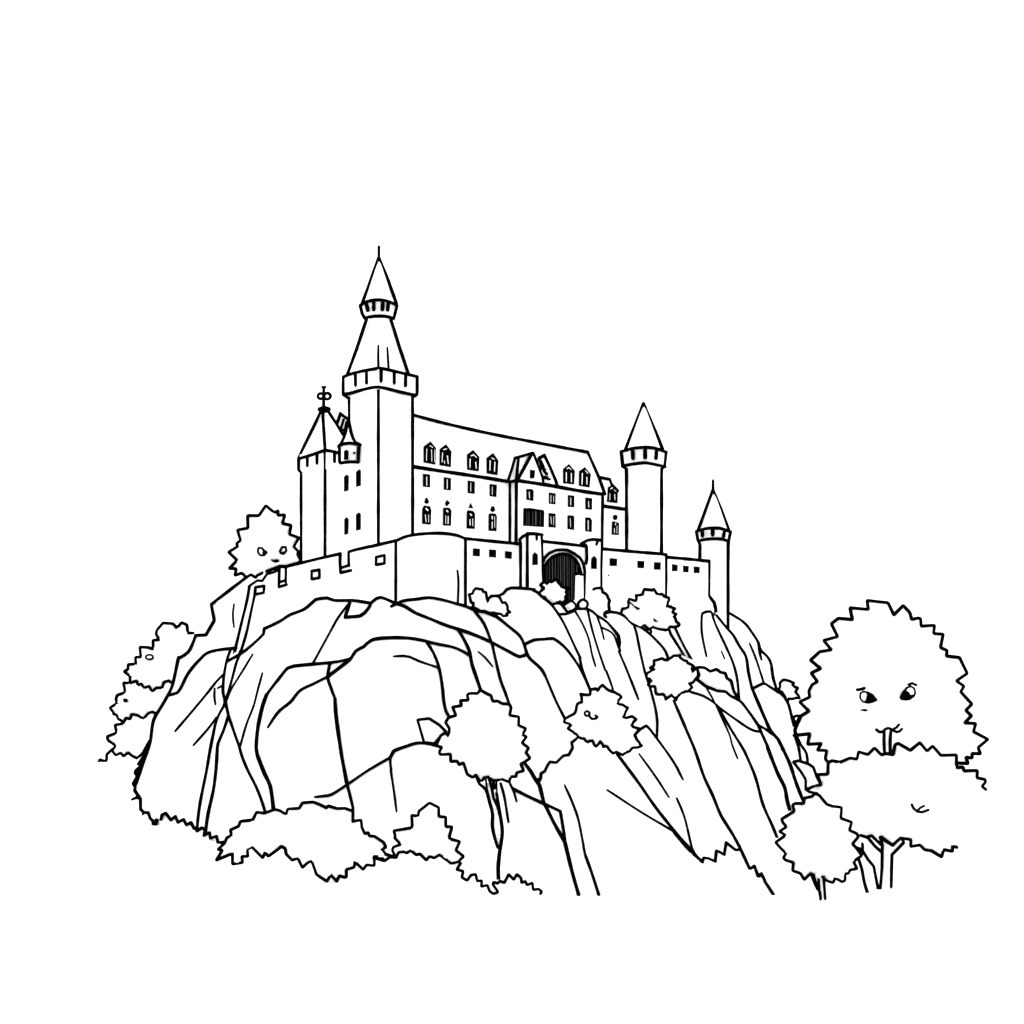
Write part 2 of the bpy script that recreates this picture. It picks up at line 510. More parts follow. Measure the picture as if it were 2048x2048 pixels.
hl(5.6, z('W', '640 1510 770 1790 830 1750 880 1890 920 1850 960 1932'), z('X', '60 1560 170 1730'), sm=False)
hl(5.8, z('V', '610 60 880 420 1110 750 1350 1050 1560 1290'))
hl(5.2, z('V', '1560 1290 1705 1450 1720 1390 1790 1400 1870 1440 1885 1300 1932 1318'), z('W', '440 1610 465 1450 590 1550 640 1540'), sm=False)
hl(4, z('V', '480 515 900 790 1200 970 1350 1060'), taper=TF)
hl(8, z('V', '1350 1065 1450 1190 1560 1310'))
hl(5.4, z('V', '1520 1250 1600 1350 1695 1430'))
hl(3.8, z('V', '1375 620 1480 880 1580 1280 1690 1420'), taper=TF)
hl(3.7, z('V', '890 50 1100 340 1275 610'), taper=TB)
hl(4.6, z('M', '1345 1105 1420 1020 1495 975 1640 1150 1800 1370 1900 1530'), z('V', '1417 310 1455 380'), taper=TL)
hl(6.4, z('U', '1090 170 1160 260 1230 380 1280 450 1340 680 1370 740 1480 960 1610 1190'))
hl(6.4, z('U', '1610 1190 1700 1560 1785 1860'))
hl(5.2, z('U', '930 490 1140 600 1340 690 1545 785'))
hl(5, z('U', '1550 790 1570 900 1615 1180'))
hl(4.4, z('U', '780 430 830 620 880 930'), taper=TL)
hl(4.2, z('U', '900 430 950 540 985 660'), taper=TL)
hl(3.9, z('U', '1605 450 1680 615'), z('V', '60 750 110 900 160 1150 200 1360 280 1580'), taper=TF)
hl(5.2, z('V', '200 1360 280 1580 370 1860'))
hl(4.8, z('M', '600 1140 535 1195 550 1260 500 1350 430 1360 340 1450 260 1440 230 1480 190 1560 140 1590 140 1650 100 1670 130 1680'), sm=False)
hl(5.6, z('K', '1050 1635 940 1605 830 1587 720 1587 600 1625 430 1690 390 1770'))
hl(4.6, z('K', '390 1770 110 1932'), z('S', '1780 435 1570 570 1480 590 1350 605'), taper=TL)
hl(4, z('K', '390 1770 390 1850 400 1932'), z('T', '910 260 950 520 985 790'), taper=TL)
hl(3.2, z('G', '180 1470 165 1600 170 1690 180 1770'), taper=TB)
hl(5.4, z('I', '1880 618 1550 665 1400 780 1260 950 1180 1110 1120 1195 1010 1222'))
hl(4, z('I', '1720 960 1620 1060 1500 1210 1300 1450 1095 1690'), taper=TL)
hl(3.9, z('I', '1630 1510 1500 1680 1330 1870'), taper=TL)
hl(3.6, z('I', '1605 1140 1600 1240 1615 1345'), taper=TB)
hl(3.4, z('I', '1645 1135 1710 1100'), taper=TF)
hl(5.0, [(1455.8, 1222), (1456.3, 1258)])
ht = Thing('hill', 'steep bare rock hill with cracked slabs carrying the castle', kind='structure')
ht.part(None, hm); ht.done()

# loose rocks
def rock(poly, D, label, w=4.8, name='rock', front=0.8):
    m = MB().puff(poly, D, front=front, back=0.9, ink=w)
    t = Thing(name, label, 'rock', 'loose rocks on the hill'); t.part(None, m); t.done()
rock(z('K', '740 1285 890 1268 1020 1350 1110 1440 1045 1485 960 1590 825 1575'), hillD(850, 1470)-2.5, 'angular wedge of rock beside the crown of the round forked-trunk tree')
rock(z('c', '640 685 800 590 870 650 895 720 830 780 715 815'), hillD(1140, 1220)-1.6, 'squarish block of rock lying at the foot of the castle gate', 4)
rock(z('c', '940 740 925 640 985 580 1040 570 1100 610 1120 665 1085 740 1020 750'), hillD(1166, 1212)-2.0, 'small round stone beside the gate post', 4.4)
rock(z('W', '1330 410 1400 395 1530 440 1590 480 1630 600 1680 700 1600 720 1490 765 1490 640 1430 540'), 150.5, 'curved pointed rock behind the round tree on the thin double trunk')

# ================================================================= CASTLE
DV = Vector((0.486, 0.874, 0)).normalized()          # direction in which the fronts recede
NV = Vector((-DV.y, DV.x, 0))                         # away from the viewer
def front_plane(x, D, k=0.0):
    return Plane(P(x, HZ, D) - NV*k, NV)
plA = front_plane(825, 202.6)
plB = front_plane(825, 202.6, 1.4)
plW = front_plane(932, 190)
plG = front_plane(932, 190, 2.0)
plX = front_plane(1207, 278)

def window(t, pts, surf, panes=(), under=None, name='window', label=None, back=0.15, th=0.12):
    i = t.part(name, MB().fill(pts, surf, INK, th, back), under, label)
    for q in panes:
        m = MB()
        w, line = q
        m.ink(line, surf, w, m=WHITE, off=th+0.03)
        if under is None: t.part('pane', m, i)
        else: t.parts[i][1].v += []; merge(t.parts[i][1], m)
    return i
def merge(a, b):
    n = len(a.v); a.v += b.v; a.f += [tuple(i+n for i in f) for f in b.f]; a.m += b.m

# ---- main tower
t = Thing('castle_tower', 'tallest square castle tower with stepped tapering spire and thin finial', 'tower', 'castle towers')
Nn, Ll, Rr = (756.7, 196.5), (698.3, 201.5), (825.0, 201.5)
def quad_plan(N, L, R):
    a, b, c = P(N[0], HZ, N[1]), P(L[0], HZ, L[1]), P(R[0], HZ, R[1])
    return [a, c, b + c - a, b]
def zc(y, D): return H + (HZ-y)/F*D
def upright(plan, z0, z1):
    return [Vector((p.x, p.y, z0)) for p in plan], [Vector((p.x, p.y, z1)) for p in plan]
plan = quad_plan(Nn, Ll, Rr)
zt = zc(775, 196.5)
shaft = MB(); lo, hi = upright(plan, 31.0, zt); shaft.prism(lo, hi)
pML, pMR = vplane(Ll[0], Ll[1], Nn[0], Nn[1]), vplane(Nn[0], Nn[1], Rr[0], Rr[1])
shaft.ink([(756.7, 775), (756.7, 1092)], const(196.5), 5.2)
shaft.ink(z('B', '1577 200 1578 1100') + [(825, 1072)], const(201.4), 5.8)
shaft.ink(z('B', '690 190 740 225 762 240 764 560 790 690'), const(201.4), 5.4)
wall_i = t.part('wall', shaft)
for s, tt in (('850 1375 850 1190 885 1155 910 1170 910 1355', 'B'), ('1750 520 1750 320 1785 290 1810 310 1810 505', 'G')):
    window(t, z(tt, s), pML)
N2, L2, R2 = (757.5, 195.0), (686.8, 202.2), (834.0, 202.2)
plan2 = quad_plan(N2, L2, R2)
par = MB(); lo, hi = upright(plan2, zc(775.5, 195), zc(737.5, 195)); par.prism(lo, hi)
p2L, p2R = vplane(L2[0], L2[1], N2[0], N2[1]), vplane(N2[0], N2[1], R2[0], R2[1])
def p2(x, y): return (p2L if x < 757.5 else p2R).D(x, y)
par.ink(z('A', '687 1765 740 1740 860 1705 1000 1675 1165 1655 1300 1680 1450 1715 1640 1760'), p2, 5.6, sm=True)
par.ink(z('B', '690 185 760 175 920 130 1070 95 1140 90 1220 105 1400 150 1560 185 1620 195'), p2, 5.6, sm=True)
par.ink([(686.8, 753.5), (686.8, 789)], const(202.1), 5.8)
par.ink([(834, 753.5), (834, 786)] + z('B', '1625 195 1585 215'), const(202.1), 5.8)
for x0, x1, x2, x3 in ((848, 1745, 850, 1868), (990, 1700, 992, 1838), (1168, 1670, 1168, 1812), (1338, 1695, 1338, 1842), (1485, 1745, 1482, 1872)):
    par.ink(z('A', f'{x0} {x1} {x2} {x3}'), p2, 7.2)
t.part('parapet', par)
axis = P(757.5, HZ, 201.9)
def rpx(r): return r/F*201.9
pc2 = (plan2[1] + plan2[3]) / 2
body = MB()
zb_, zt_ = zc(739, 195), zc(637, 201.9)
bq = [pc2 + (p - pc2)*0.80 for p in plan2]; tq = [pc2 + (p - pc2)*0.29 for p in plan2]
bq = [Vector((p.x, p.y, zb_)) for p in bq]; tq = [Vector((p.x, p.y, zt_)) for p in tq]
for i in range(4): body.face([bq[i], bq[(i+1) % 4], tq[(i+1) % 4], tq[i]])
body.face(list(reversed(bq))); body.face(tq)
body.ink(z('A', '735 1740 860 1400 985 1025'), const(201.8), 5.6)
body.ink(z('A', '1300 1020 1410 1380 1525 1720'), const(201.8), 5.6)
dr = drum(757.5, 62, 201.0)
body.ink(z('A', '1138 1360 1136 1500 1138 1650'), dr, 3.6, taper=TF, off=1.2)
body.ink(z('A', '1253 1385 1262 1530 1270 1650'), dr, 3.8, taper=TF, off=1.2)
t.part('roof', body)
gal = MB().lathe(axis, [(rpx(28.5), zc(637, 201.9)), (rpx(37), zc(610, 201.9)), (rpx(37), zc(606, 201.9))])
dg = drum(757.5, 37.5, 201.9)
gal.ink(z('A', '905 845 940 815 1040 780 1165 770 1280 795 1380 845'), dg, 5.4, sm=True, off=0.05)
gal.ink(z('A', '960 1005 1010 992 1080 983 1170 980 1270 990 1320 1010'), dg, 5.4, sm=True, off=0.05)
gal.ink(z('A', '905 845 930 950 965 1010'), const(201.8), 5.4)
gal.ink(z('A', '1378 848 1355 940 1335 1015'), const(201.8), 5.4)
for s, w in (('982 820 1000 905', 6.2), ('1078 800 1078 895', 6.6), ('1195 800 1190 895', 6.2), ('1268 815 1258 900', 6.2)):
    gal.ink(z('A', s), drum(757.5, 35, 201.9), w, off=0.05)
t.part('parapet', gal)
axs = P(758.6, HZ, 201.9)
sp = MB().lathe(axs, [(rpx(33.5), zc(607, 201.9)), (rpx(0.4), zc(514, 201.9))])
sp.ink(z('A', '930 815 1040 510 1145 225'), const(201.8), 5.4)
sp.ink(z('A', '1145 225 1265 520 1372 820'), const(201.8), 5.4)
t.part('spire', sp)
fi = MB().ink(z('A', '1145 88 1145 240'), const(201.9), 4.4)
t.part('finial', fi)
# hanging turret
bx = P(698.8, HZ, 199.6)
bt = MB().lathe(bx, [(0.3, zc(934, 199.6)), (17.5/F*199.6, zc(926, 199.6)), (20/F*199.6, zc(893, 199.6))])
db = drum(698.8, 20.5, 199.6)
bt.ink(z('B', '637 870 637 1050 655 1070'), const(199.3), 5)
bt.ink(z('B', '890 850 882 950 878 1055'), const(199.3), 5)
bt.ink(z('B', '650 1070 770 1055 880 1058'), db, 5, sm=True, off=0.05)
bi = t.part('turret', bt)
br = MB().lathe(bx, [(22/F*199.6, zc(892, 199.6)), (12/F*199.6, zc(880, 199.6)), (6/F*199.6, zc(862, 199.6)), (0.5/F*199.6, zc(842, 199.6))])
br.ink(z('B', '735 540 725 640 690 750 655 820 622 850 628 872'), const(199.3), 5, sm=True)
br.ink(z('B', '762 540 790 680 835 800 905 838'), const(199.3), 5, sm=True)
br.ink(z('B', '625 855 690 820 770 812 850 822 905 840'), db, 5, sm=True, off=0.1)
t.part('roof', br, bi)
window(t, z('B', '695 1025 695 920 730 900 752 920 750 1020'), const(197.6), under=bi, back=0.8)
m = MB().fill(z('B', '815 930 830 925 848 940 825 960'), const(197.9), INK, 0.1, 1.0); t.part('window', m, bi)
t.done()

# ---- corner tower (left of it)
t = Thing('corner_tower', 'lower square tower with pyramid roof and ornate ring finial', 'tower', 'castle towers')
Ln, Nn3, Rn = (602.3, 209.0), (650, 204.9), (703, 202.2)
pCL, pCR = vplane(*Ln, *Nn3), vplane(*Nn3, *Rn)
plan = quad_plan(Nn3, Ln, Rn)
lo, hi = upright(plan, 29.0, zc(905, 204.9))
cw = MB().prism(lo, hi)
def pc(x, y): return (pCL if x < 650 else pCR).D(x, y)
pband = quad_plan((650, 204.6), (597.1, 209.2), (700, 202.4))
lo2, hi2 = upright(pband, zc(938, 204.6), zc(903, 204.6)); cw.prism(lo2, hi2)
cw.ink(z('B', '110 1015 110 1160 145 1190 146 1932') + [(602.3, 1123)], const(208.9), 5.6)
cw.ink(z('B', '450 900 450 1932') + [(649.7, 1112)], const(204.7), 4.9)
for s, w in (('230 995 230 1100', 7), ('355 945 355 1068', 7), ('575 950 575 1050', 5.6)):
    cw.ink(z('B', s), pc, w, off=0.2)
t.part('wall', cw)
window(t, z('B', '695 1435 695 1250 730 1220 755 1240 750 1420'), pCR)
window(t, z('G', '1600 575 1600 380 1630 350 1655 380 1650 560'), pCR)
ap = P(646.8, 822, 208.5)
base = [P(597, 917.5, 209.3), P(650.5, 901, 204.5), P(703, 910, 202.6)]
base.append(base[0] + base[2] - base[1])
rf = MB()
for i in range(4): rf.face([base[i], base[(i+1) % 4], ap])
rf.face(list(reversed(base)))
def inkl(mb, pts, w):                       # points with their own depth: (x, y, D)
    out = []
    for a, b in zip(pts, pts[1:]):
        n = max(1, int(math.hypot(b[0]-a[0], b[1]-a[1])/14))
        out += [P(*(a[j]+(b[j]-a[j])*k/n for j in range(3))) for k in range(n)]
    out.append(P(*pts[-1])); mb.tube(out, w)
inkl(rf, [(640.5, 825, 208.4), (597, 917, 209.3)], 5.4)
inkl(rf, [(645.2, 826, 208.2), (650, 900, 204.4)], 4.8)
inkl(rf, [(656, 822, 207.5), (673, 848, 205.5), (685.6, 869, 204)], 5)
inkl(rf, [(597, 917.6, 209.2), (615.7, 912.2, 207.5), (647, 901.4, 204.7), (651.5, 900.5, 204.4), (667, 903, 203.8), (679.5, 906.7, 203.2)], 5.2)
ri = t.part('roof', rf)
fi = MB()
fi.fill(z('B', '352 385 365 355 400 345 430 318 465 340 510 352 527 378 505 410 470 420 430 425 380 410'), const(208.0), INK, 0.5, 0.5)
fi.ink(z('B', '435 95 433 335'), const(208), 5)
fi.ink(z('B', '418 92 455 92'), const(208), 4.2)
for cx, r in ((396, 36), (480, 40)):
    fi.ink([z('B', f'{cx+r*1.05*math.cos(a*0.5236)} {208+r*math.sin(a*0.5236)}')[0] for a in range(12)], const(208), 4.8, closed=True)
t.part('finial', fi, ri)
dm = MB()
dpoly = z('B', '650 430 750 505 740 560 690 700 600 560')
dm.prism([P(x, y, 206.5) for x, y in dpoly], [P(x, y, 208) for x, y in dpoly])
dm.ink(z('B', '650 430 605 555'), const(206.4), 5.2); dm.ink(z('B', '645 430 750 505'), const(206.4), 5.2)
dm.ink(z('B', '690 510 650 640'), const(206.4), 3.6); dm.ink(z('B', '725 545 685 700'), const(206.4), 2.6)
dm.ink(z('B', '625 620 680 640 650 670'), const(206.4), 2.4)
t.part('dormer', dm, ri)
t.done()

# ---- great hall
t = Thing('great_hall', 'long main castle building with steep roof, dormers and rows of windows', 'castle building')
zE = lambda pl, x, y: pl.at(x, y).z
def span(pl, xa, xb, ztop, zbot, depth):
    a, b = pl.at(xa, HZ), pl.at(xb, HZ)
    fr = [Vector((a.x, a.y, zbot)), Vector((b.x, b.y, zbot)), Vector((b.x, b.y, ztop)), Vector((a.x, a.y, ztop))]
    return fr, [p + NV*depth for p in fr]
zeA, zeB = plA.at(826, 932).z, plB.at(1120, 975).z
wl = MB()
f, bk = span(plA, 825.5, 1019, zeA, 30, 7.0); wl.prism(f, bk)
f, bk = span(plB, 1033, 1205, zeB, 30, 8.35); wl.prism(f, bk)
wl.ink(z('C', '1410 1055 1410 1835'), plA, 5.6, off=0.05)
wl.ink(z('C', '1500 1040 1495 1835'), plB, 5.4, off=0.05)
wl.ink(z('D', '1320 690 1315 1000 1312 1400'), plB, 5.6, off=0.15)
t.part('wall', wl)
ridge_pl = Plane(P(825, HZ, 202.6) + NV*3.5, NV)
r0, r1 = ridge_pl.at(826, 829.5), ridge_pl.at(1175, 904.5)
eA0, eA1 = plA.at(825.5, 932.5), plA.at(1018, 963)
eB0, eB1 = plB.at(1033, 961), plB.at(1209, 989)
rA, rB = plane3(eA0, eA1, r0), plane3(eB0, eB1, r1)
rm = ridge_pl.at(1026, 829.5 + (904.5-829.5)*(1026-826)/349)
roof = MB()
def back_of(p, k): q = p + NV*k; return q
for (e0, e1, q0, q1, k) in ((eA0, eA1, r0, rm, 7.0), (eB0, eB1, rm, r1, 8.4)):
    b0, b1 = back_of(e0, k), back_of(e1, k)
    roof.face([e0, e1, q1, q0]); roof.face([b1, b0, q0, q1])
    roof.face([e0, q0, b0]); roof.face([e1, b1, q1]); roof.face([e0, b0, b1, e1])
roof.ink(z('C', '165 190 600 305 1200 440 1932 580') + z('D', '1130 155'), ridge_pl, 5.5, sm=True, off=0.35)
inkl(roof, [(1175, 904, ridge_pl.D(1175, 904)-0.4), (1197, 953, (ridge_pl.D(1175, 904)+plB.D(1209, 989))/2-0.5), (1209.5, 988, plB.D(1209, 989)-0.4)], 5.6)
roof.ink(z('C', '165 857 500 910 1000 985 1395 1050'), plA, 6.2, sm=True, off=0.1)
inkl(roof, [(1016, 963, plA.D(1016, 963)-0.1), (1033, 960.5, plB.D(1033, 961)-0.1)], 5.2)
roof.ink(z('C', '1500 1035 1932 1100') + z('D', '560 575 740 602 1000 650 1330 700'), plB, 6.2, sm=True, off=0.1)
ri = t.part('roof', roof)
# rectangular windows: outline, width of the light streak in the middle
def rect_win(tile, s, pl, streak=(0.5, 0.18, 0.85, 2.0)):
    p = z(tile, s)
    (x0, y0), (x1, y1), (x2, y2), (x3, y3) = p[0], p[1], p[-2], p[-1]
    u, a, b, w = streak
    top = (x0+(x1-x0)*u, y0+(y1-y0)*u); bot = (x3+(x2-x3)*u, y3+(y2-y3)*u)
    l = [(top[0]+(bot[0]-top[0])*q, top[1]+(bot[1]-top[1])*q) for q in (a, b)]
    window(t, p, pl, [(w, l)])
rect_win('C', '298 952 388 965 388 1122 298 1112', plA, (0.5, 0.2, 0.88, 2.4))
rect_win('C', '568 997 657 1010 655 1162 568 1152', plA, (0.45, 0.15, 0.88, 2.2))
rect_win('C', '876 1040 964 1053 962 1207 876 1195', plA, (0.4, 0.15, 0.85, 1.6))
rect_win('C', '1158 1083 1247 1097 1242 1247 1158 1235', plA, (0.35, 0.2, 0.88, 1.6))
def arch_win(s, pl, tile='C', lights=()):
    p = z(tile, s)
    window(t, p, pl, [(w, z(tile, q)) for w, q in lights], label='tall round-headed window')
arch_win('288 1592 290 1410 312 1362 385 1372 402 1420 396 1602', plA, 'C', ((5, '335 1400 355 1420'), (2.0, '325 1480 335 1570'), (1.6, '368 1480 368 1575')))
arch_win('556 1612 558 1400 575 1388 640 1393 662 1430 657 1617', plA, 'C', ((4, '600 1425 615 1440'), (1.8, '588 1490 588 1590'), (2.6, '620 1500 618 1590')))
arch_win('860 1650 865 1440 882 1422 945 1433 967 1470 964 1657', plA, 'C', ((4, '905 1470 920 1485'), (3.0, '900 1540 902 1610'), (2.0, '935 1530 936 1620')))
arch_win('1143 1680 1146 1475 1165 1463 1230 1468 1247 1500 1244 1687', plA, 'C', ((3.4, '1185 1500 1188 1530'), (2.4, '1188 1570 1186 1650'), (1.2, '1218 1500 1222 1640')))
for s in ('318 1322 330 1268 352 1258 374 1310 352 1335', '583 1335 607 1288 643 1325 605 1368', '886 1390 912 1326 943 1390', '1167 1420 1180 1375 1212 1370 1227 1420 1196 1442'):
    t.part('round_window', MB().fill(z('C', s), plA))
rect_win('D', '343 633 415 637 433 660 430 782 343 767', plB, (0.5, 0.25, 0.85, 2.6)) if False else None
def poly_win(s, lights, pl=plB, tile='D'): window(t, z(tile, s), pl, [(w, z(tile, q)) for w, q in lights])
poly_win('343 633 415 637 433 660 430 782 345 767', ((2.2, '375 670 380 750'),))
poly_win('633 678 717 692 714 827 633 817', ((1.4, '655 715 655 800'), (1.2, '690 720 690 800')))
poly_win('878 712 957 722 957 864 878 857', ((2.0, '910 745 910 835'),))
poly_win('1103 743 1187 755 1184 895 1103 887', ((2.0, '1140 790 1142 865'),))
poly_win('630 943 717 953 717 1127 685 1120 630 1120', ((1.6, '655 990 660 1080'), (1.2, '690 985 690 1095')))
poly_win('873 973 945 975 957 1000 957 1157 873 1142', ((1.6, '905 1010 908 1120'),))
poly_win('1101 1000 1160 1003 1184 1035 1182 1182 1101 1170', ((2.2, '1135 1040 1135 1155'),))
bw = MB().fill(z('D', '308 878 400 880 560 905 568 930 565 1118 303 1102'), plB)
for x in (345, 372, 420, 455, 470, 520): bw.ink(z('D', f'{x} 925 {x} {1095}'), plB, 1.3 if x != 455 else 3.0, m=GREY, off=0.13)
t.part('window', bw, None, 'wide barred window')
# dormer windows, upright boxes standing out of the roof
def dormer(s, pl, tile, lights):
    p = z(tile, s)
    dp = pl
    m = MB().fill(p, pl, INK, 0.14, 0.2)
    for w, q in lights: m.ink(z(tile, q), dp, w, m=WHITE, off=0.17)
    t.part('dormer', m, ri)
dormer('308 800 308 600 395 535 462 620 457 828', rA, 'C', ((1.8, '345 630 340 780'), (1.6, '405 640 410 790'), (1.4, '448 640 445 800'), (2.0, '385 590 420 610')))
dormer('512 835 515 633 595 572 662 665 655 860', rA, 'C', ((2.0, '548 680 540 800'), (2.4, '560 640 600 630'), (2.4, '610 720 620 820'), (1.6, '570 780 575 820')))
dormer('867 893 865 705 945 645 1022 738 1015 914', rA, 'C', ((2.6, '903 760 900 870'), (2.2, '915 720 945 705 985 740'), (2.6, '975 800 980 880')))
dormer('1119 940 1117 750 1200 683 1266 780 1257 964', rA, 'C', ((2.4, '1160 780 1158 905'), (2.2, '1180 745 1215 765'), (2.4, '1222 800 1215 920')))
dormer('815 552 815 375 890 310 963 400 955 567', rB, 'D', ((2.4, '853 420 853 535'), (2.2, '865 370 885 355 915 380'), (2.2, '918 430 918 540')))
dormer('1018 585 1020 405 1095 350 1168 440 1155 607', rB, 'D', ((2.4, '1060 430 1055 570'), (2.2, '1100 395 1130 430'), (2.4, '1118 480 1118 570')))
# gable over the projecting bay
gm = MB()
gp = Plane(eB0 - NV*0.15, NV)
tri = z('C', '1515 1037 1715 680 1842 1065')
tb = [gp.at(x, y, -3.0) for x, y in tri]
gm.prism([gp.at(x, y) for x, y in tri], tb)
side = z('C', '1390 1045 1480 745 1715 680 1515 1037')
gm.prism([gp.at(x, y, -(0.9 if i < 2 else 0.05)) for i, (x, y) in enumerate(side)], [gp.at(x, y, -3.0) for x, y in side])
hs = z('D', '430 165 570 190 740 590 560 560')
gm.prism([gp.at(x, y, -0.4) for x, y in hs], [gp.at(x, y, -3.0) for x, y in hs])
gm.ink(z('C', '1385 1047 1430 1052 1500 1037'), gp, 5.4, off=0.1)
gm.ink(z('C', '1390 1040 1440 890 1480 748'), gp, 4.8, off=-0.7)
gm.ink(z('C', '1480 748 1715 680'), gp, 4.8, off=-0.05)
gm.ink(z('C', '1525 760 1510 900 1500 1035'), gp, 4.8, off=0.0)
gm.ink(z('C', '1700 690 1515 1030'), gp, 5.4, off=0.05)
gm.ink(z('C', '1715 685 1760 800 1830 990 1842 1060'), gp, 5.2, off=0.05)
gm.ink(z('D', '500 240 570 195 640 340 720 530 735 590'), gp, 5.6, off=-0.25)
gm.ink(z('D', '500 240 540 345'), gp, 5.2, off=-0.25)
for s, w in (('528 275 560 345', 4.2), ('518 340 572 352', 2.6), ('565 395 606 440', 4.6), ('528 372 590 378', 2.4), ('570 488 642 505', 4), ('560 470 620 478', 2.4)):
    gm.ink(z('D', s), gp, w, off=-0.2)
gi = t.part('gable', gm)
t.part('window', MB().fill(z('C', '1678 898 1740 912 1730 1003 1678 1008'), gp), gi)
t.done()

# ---- side wing behind the hall
t = Thing('side_wing', 'narrow castle wing with one dormer between the hall and the round tower', 'castle building')
wl = MB(); zw = plX.at(1230, 1016).z
f, bk = span(plX, 1190, 1275, zw, 28, 8); wl.prism(f, bk)
wl.ink(z('D', '1322 850 1630 895'), plX, 5.6, off=0.05)
t.part('wall', wl)
rp = z('D', '1180 830 1180 470 1270 480 1410 505 1440 580 1515 650 1640 870')
rw = MB().prism([plX.at(x, y, -0.4) for x, y in rp], [plX.at(x, y, -6) for x, y in rp])
rw.ink(z('D', '1270 478 1330 490 1410 505 1435 570 1480 620 1515 655'), plX, 5.4, off=-0.3)
ri = t.part('roof', rw)
m = MB().fill(z('D', '1382 792 1394 610 1435 592 1518 650 1512 810 1440 800'), plX, INK, -0.27, 0.6)
for w, q in ((2.0, '1415 690 1412 770'), (2.6, '1425 630 1445 615'), (2.0, '1470 640 1490 660'), (2.4, '1475 700 1480 770')): m.ink(z('D', q), plX, w, m=WHITE, off=-0.24)
t.part('dormer', m, ri)
t.part('round_window', MB().fill(z('D', '1457 1000 1465 975 1487 965 1508 975 1512 1003 1497 1028 1470 1025'), plX))
window(t, z('D', '1442 1215 1445 1060 1458 1047 1532 1072 1530 1222'), plX, [(2.4, z('D', '1487 1070 1487 1095')), (2.2, z('D', '1472 1140 1474 1195')), (1.2, z('D', '1505 1110 1505 1200'))])
t.done()

# ---- the two round towers
def round_tower(label, cx, D, rs, y_base, y_corb, y_b0, y_b1, rb0, rb1, r_cone, y_cone, y_apex, L):
    t = Thing('round_tower', label, 'tower', 'castle towers')
    ax = P(cx, HZ, D); k = D/F
    wm = MB().lathe(ax, [(rs*k, zc(y_base, D)), (rs*k, zc(y_corb, D)), (rb0*k, zc(y_b0, D))])
    for s, w in L['shaft']: wm.ink(s, const(D-0.05), w)
    t.part('wall', wm)
    pm = MB().lathe(ax, [(rb0*k, zc(y_b0, D)), (rb1*k, zc(y_b1, D))])
    dd = drum(cx, rb1+0.5, D)
    for s, w in L['band']: pm.ink(s, dd, w, sm=True, off=0.05)
    for s, w in L['side']: pm.ink(s, const(D-0.05), w)
    for s, w in L['slot']: pm.ink(s, drum(cx, rb1-2.5, D), w, off=0.05)
    t.part('parapet', pm)
    rm_ = MB().lathe(ax, [(r_cone*k, zc(y_cone, D)), (0.4*k, zc(y_apex, D))])
    for s, w in L['cone']: rm_.ink(s, const(D-0.05), w)
    t.part('roof', rm_)
    if 'fin' in L: t.part('finial', MB().ink(L['fin'], const(D), 4.4))
    t.done()
round_tower('stout round tower with broad crenellated crown and cone roof', 1287.5, 272, 35, 1230, 938, 932, 902, 43, 46, 38, 900, 806, dict(
    shaft=[(z('E', '290 980 338 1008 340 1100 341 1932') + [(1253, 1100)], 5.6), (z('E', '835 985 796 1008 793 1100 793 1932') + [(1323, 1105)], 5.6)],
    band=[(z('E', '270 792 330 780 400 755 500 742 580 737 700 748 790 775 858 800'), 5.2), (z('E', '290 978 400 958 500 945 590 938 700 958 840 988'), 5.2)],
    side=[(z('E', '270 795 283 890 290 978'), 5.6), (z('E', '850 800 840 900 830 985'), 5.6)],
    slot=[(z('E', '420 785 424 880'), 6.6), (z('E', '582 755 582 868'), 6.8), (z('E', '728 780 722 878'), 6.0)],
    cone=[(z('E', '325 780 440 480 560 175'), 5.8), (z('E', '560 175 690 480 808 765'), 5.8)]))
round_tower('small slender round tower with pointed cone roof and thin finial on the hill edge', 1427.5, 292, 29, 1275, 1086, 1080, 1063, 29.5, 35, 31, 1060, 980, dict(
    shaft=[(z('F', '1265 520 1285 570 1283 765'), 5.4), (z('F', '1655 530 1650 600 1648 1300 1650 1660'), 5.8)],
    band=[(z('F', '1238 405 1300 385 1400 362 1540 362 1600 380 1685 410'), 5), (z('F', '1280 525 1330 512 1440 500 1580 505 1650 530'), 5)],
    side=[(z('F', '1242 410 1262 520'), 5.4), (z('F', '1682 410 1655 535'), 5.4)],
    slot=[(z('F', '1315 395 1320 465'), 5.8), (z('F', '1452 375 1452 448'), 6.2), (z('F', '1602 390 1594 468'), 5.6)],
    cone=[(z('E', '1265 1800 1360 1540 1455 1290'), 5.4), (z('E', '1455 1290 1560 1540 1660 1800'), 5.4)],
    fin=z('E', '1456 1165 1456 1290')))

# ---- curtain walls
def slab(poly, pl, depth): return MB().prism([pl.at(x, y) for x, y in poly], [pl.at(x, y)+Vector((-0.25, 0.97, 0))*depth for x, y in poly])
t = Thing('curtain_wall', 'falling outer castle wall with two deep notches and square framed loopholes', 'wall', 'castle outer walls', 'thing')
plL = vplane(490, 206.5, 791, 192.0)
lw = slab(z('a', '1180 1600 1480 430 1400 380 1460 330 1560 310 1650 190') + z('G', '770 1030 770 1180 850 1150 850 990 1040 940 1550 815 1558 1000 1665 970 1650 790 1932 725') + z('H', '590 262 590 1150') + [(735, 1235), (640, 1220), (520, 1300)], plL, 2.6)
lw.ink(z('G', '1660 975 1658 795 1750 768 1932 727') + z('H', '250 345 590 265'), plL, 5.2, off=0.03)
lw.ink(z('G', '850 985 1040 940 1300 876 1550 820 1545 930 1555 1065 1690 1035'), plL, 5.2, off=0.03)
lw.ink(z('G', '1565 1000 1665 968'), plL, 4.6, off=0.03)
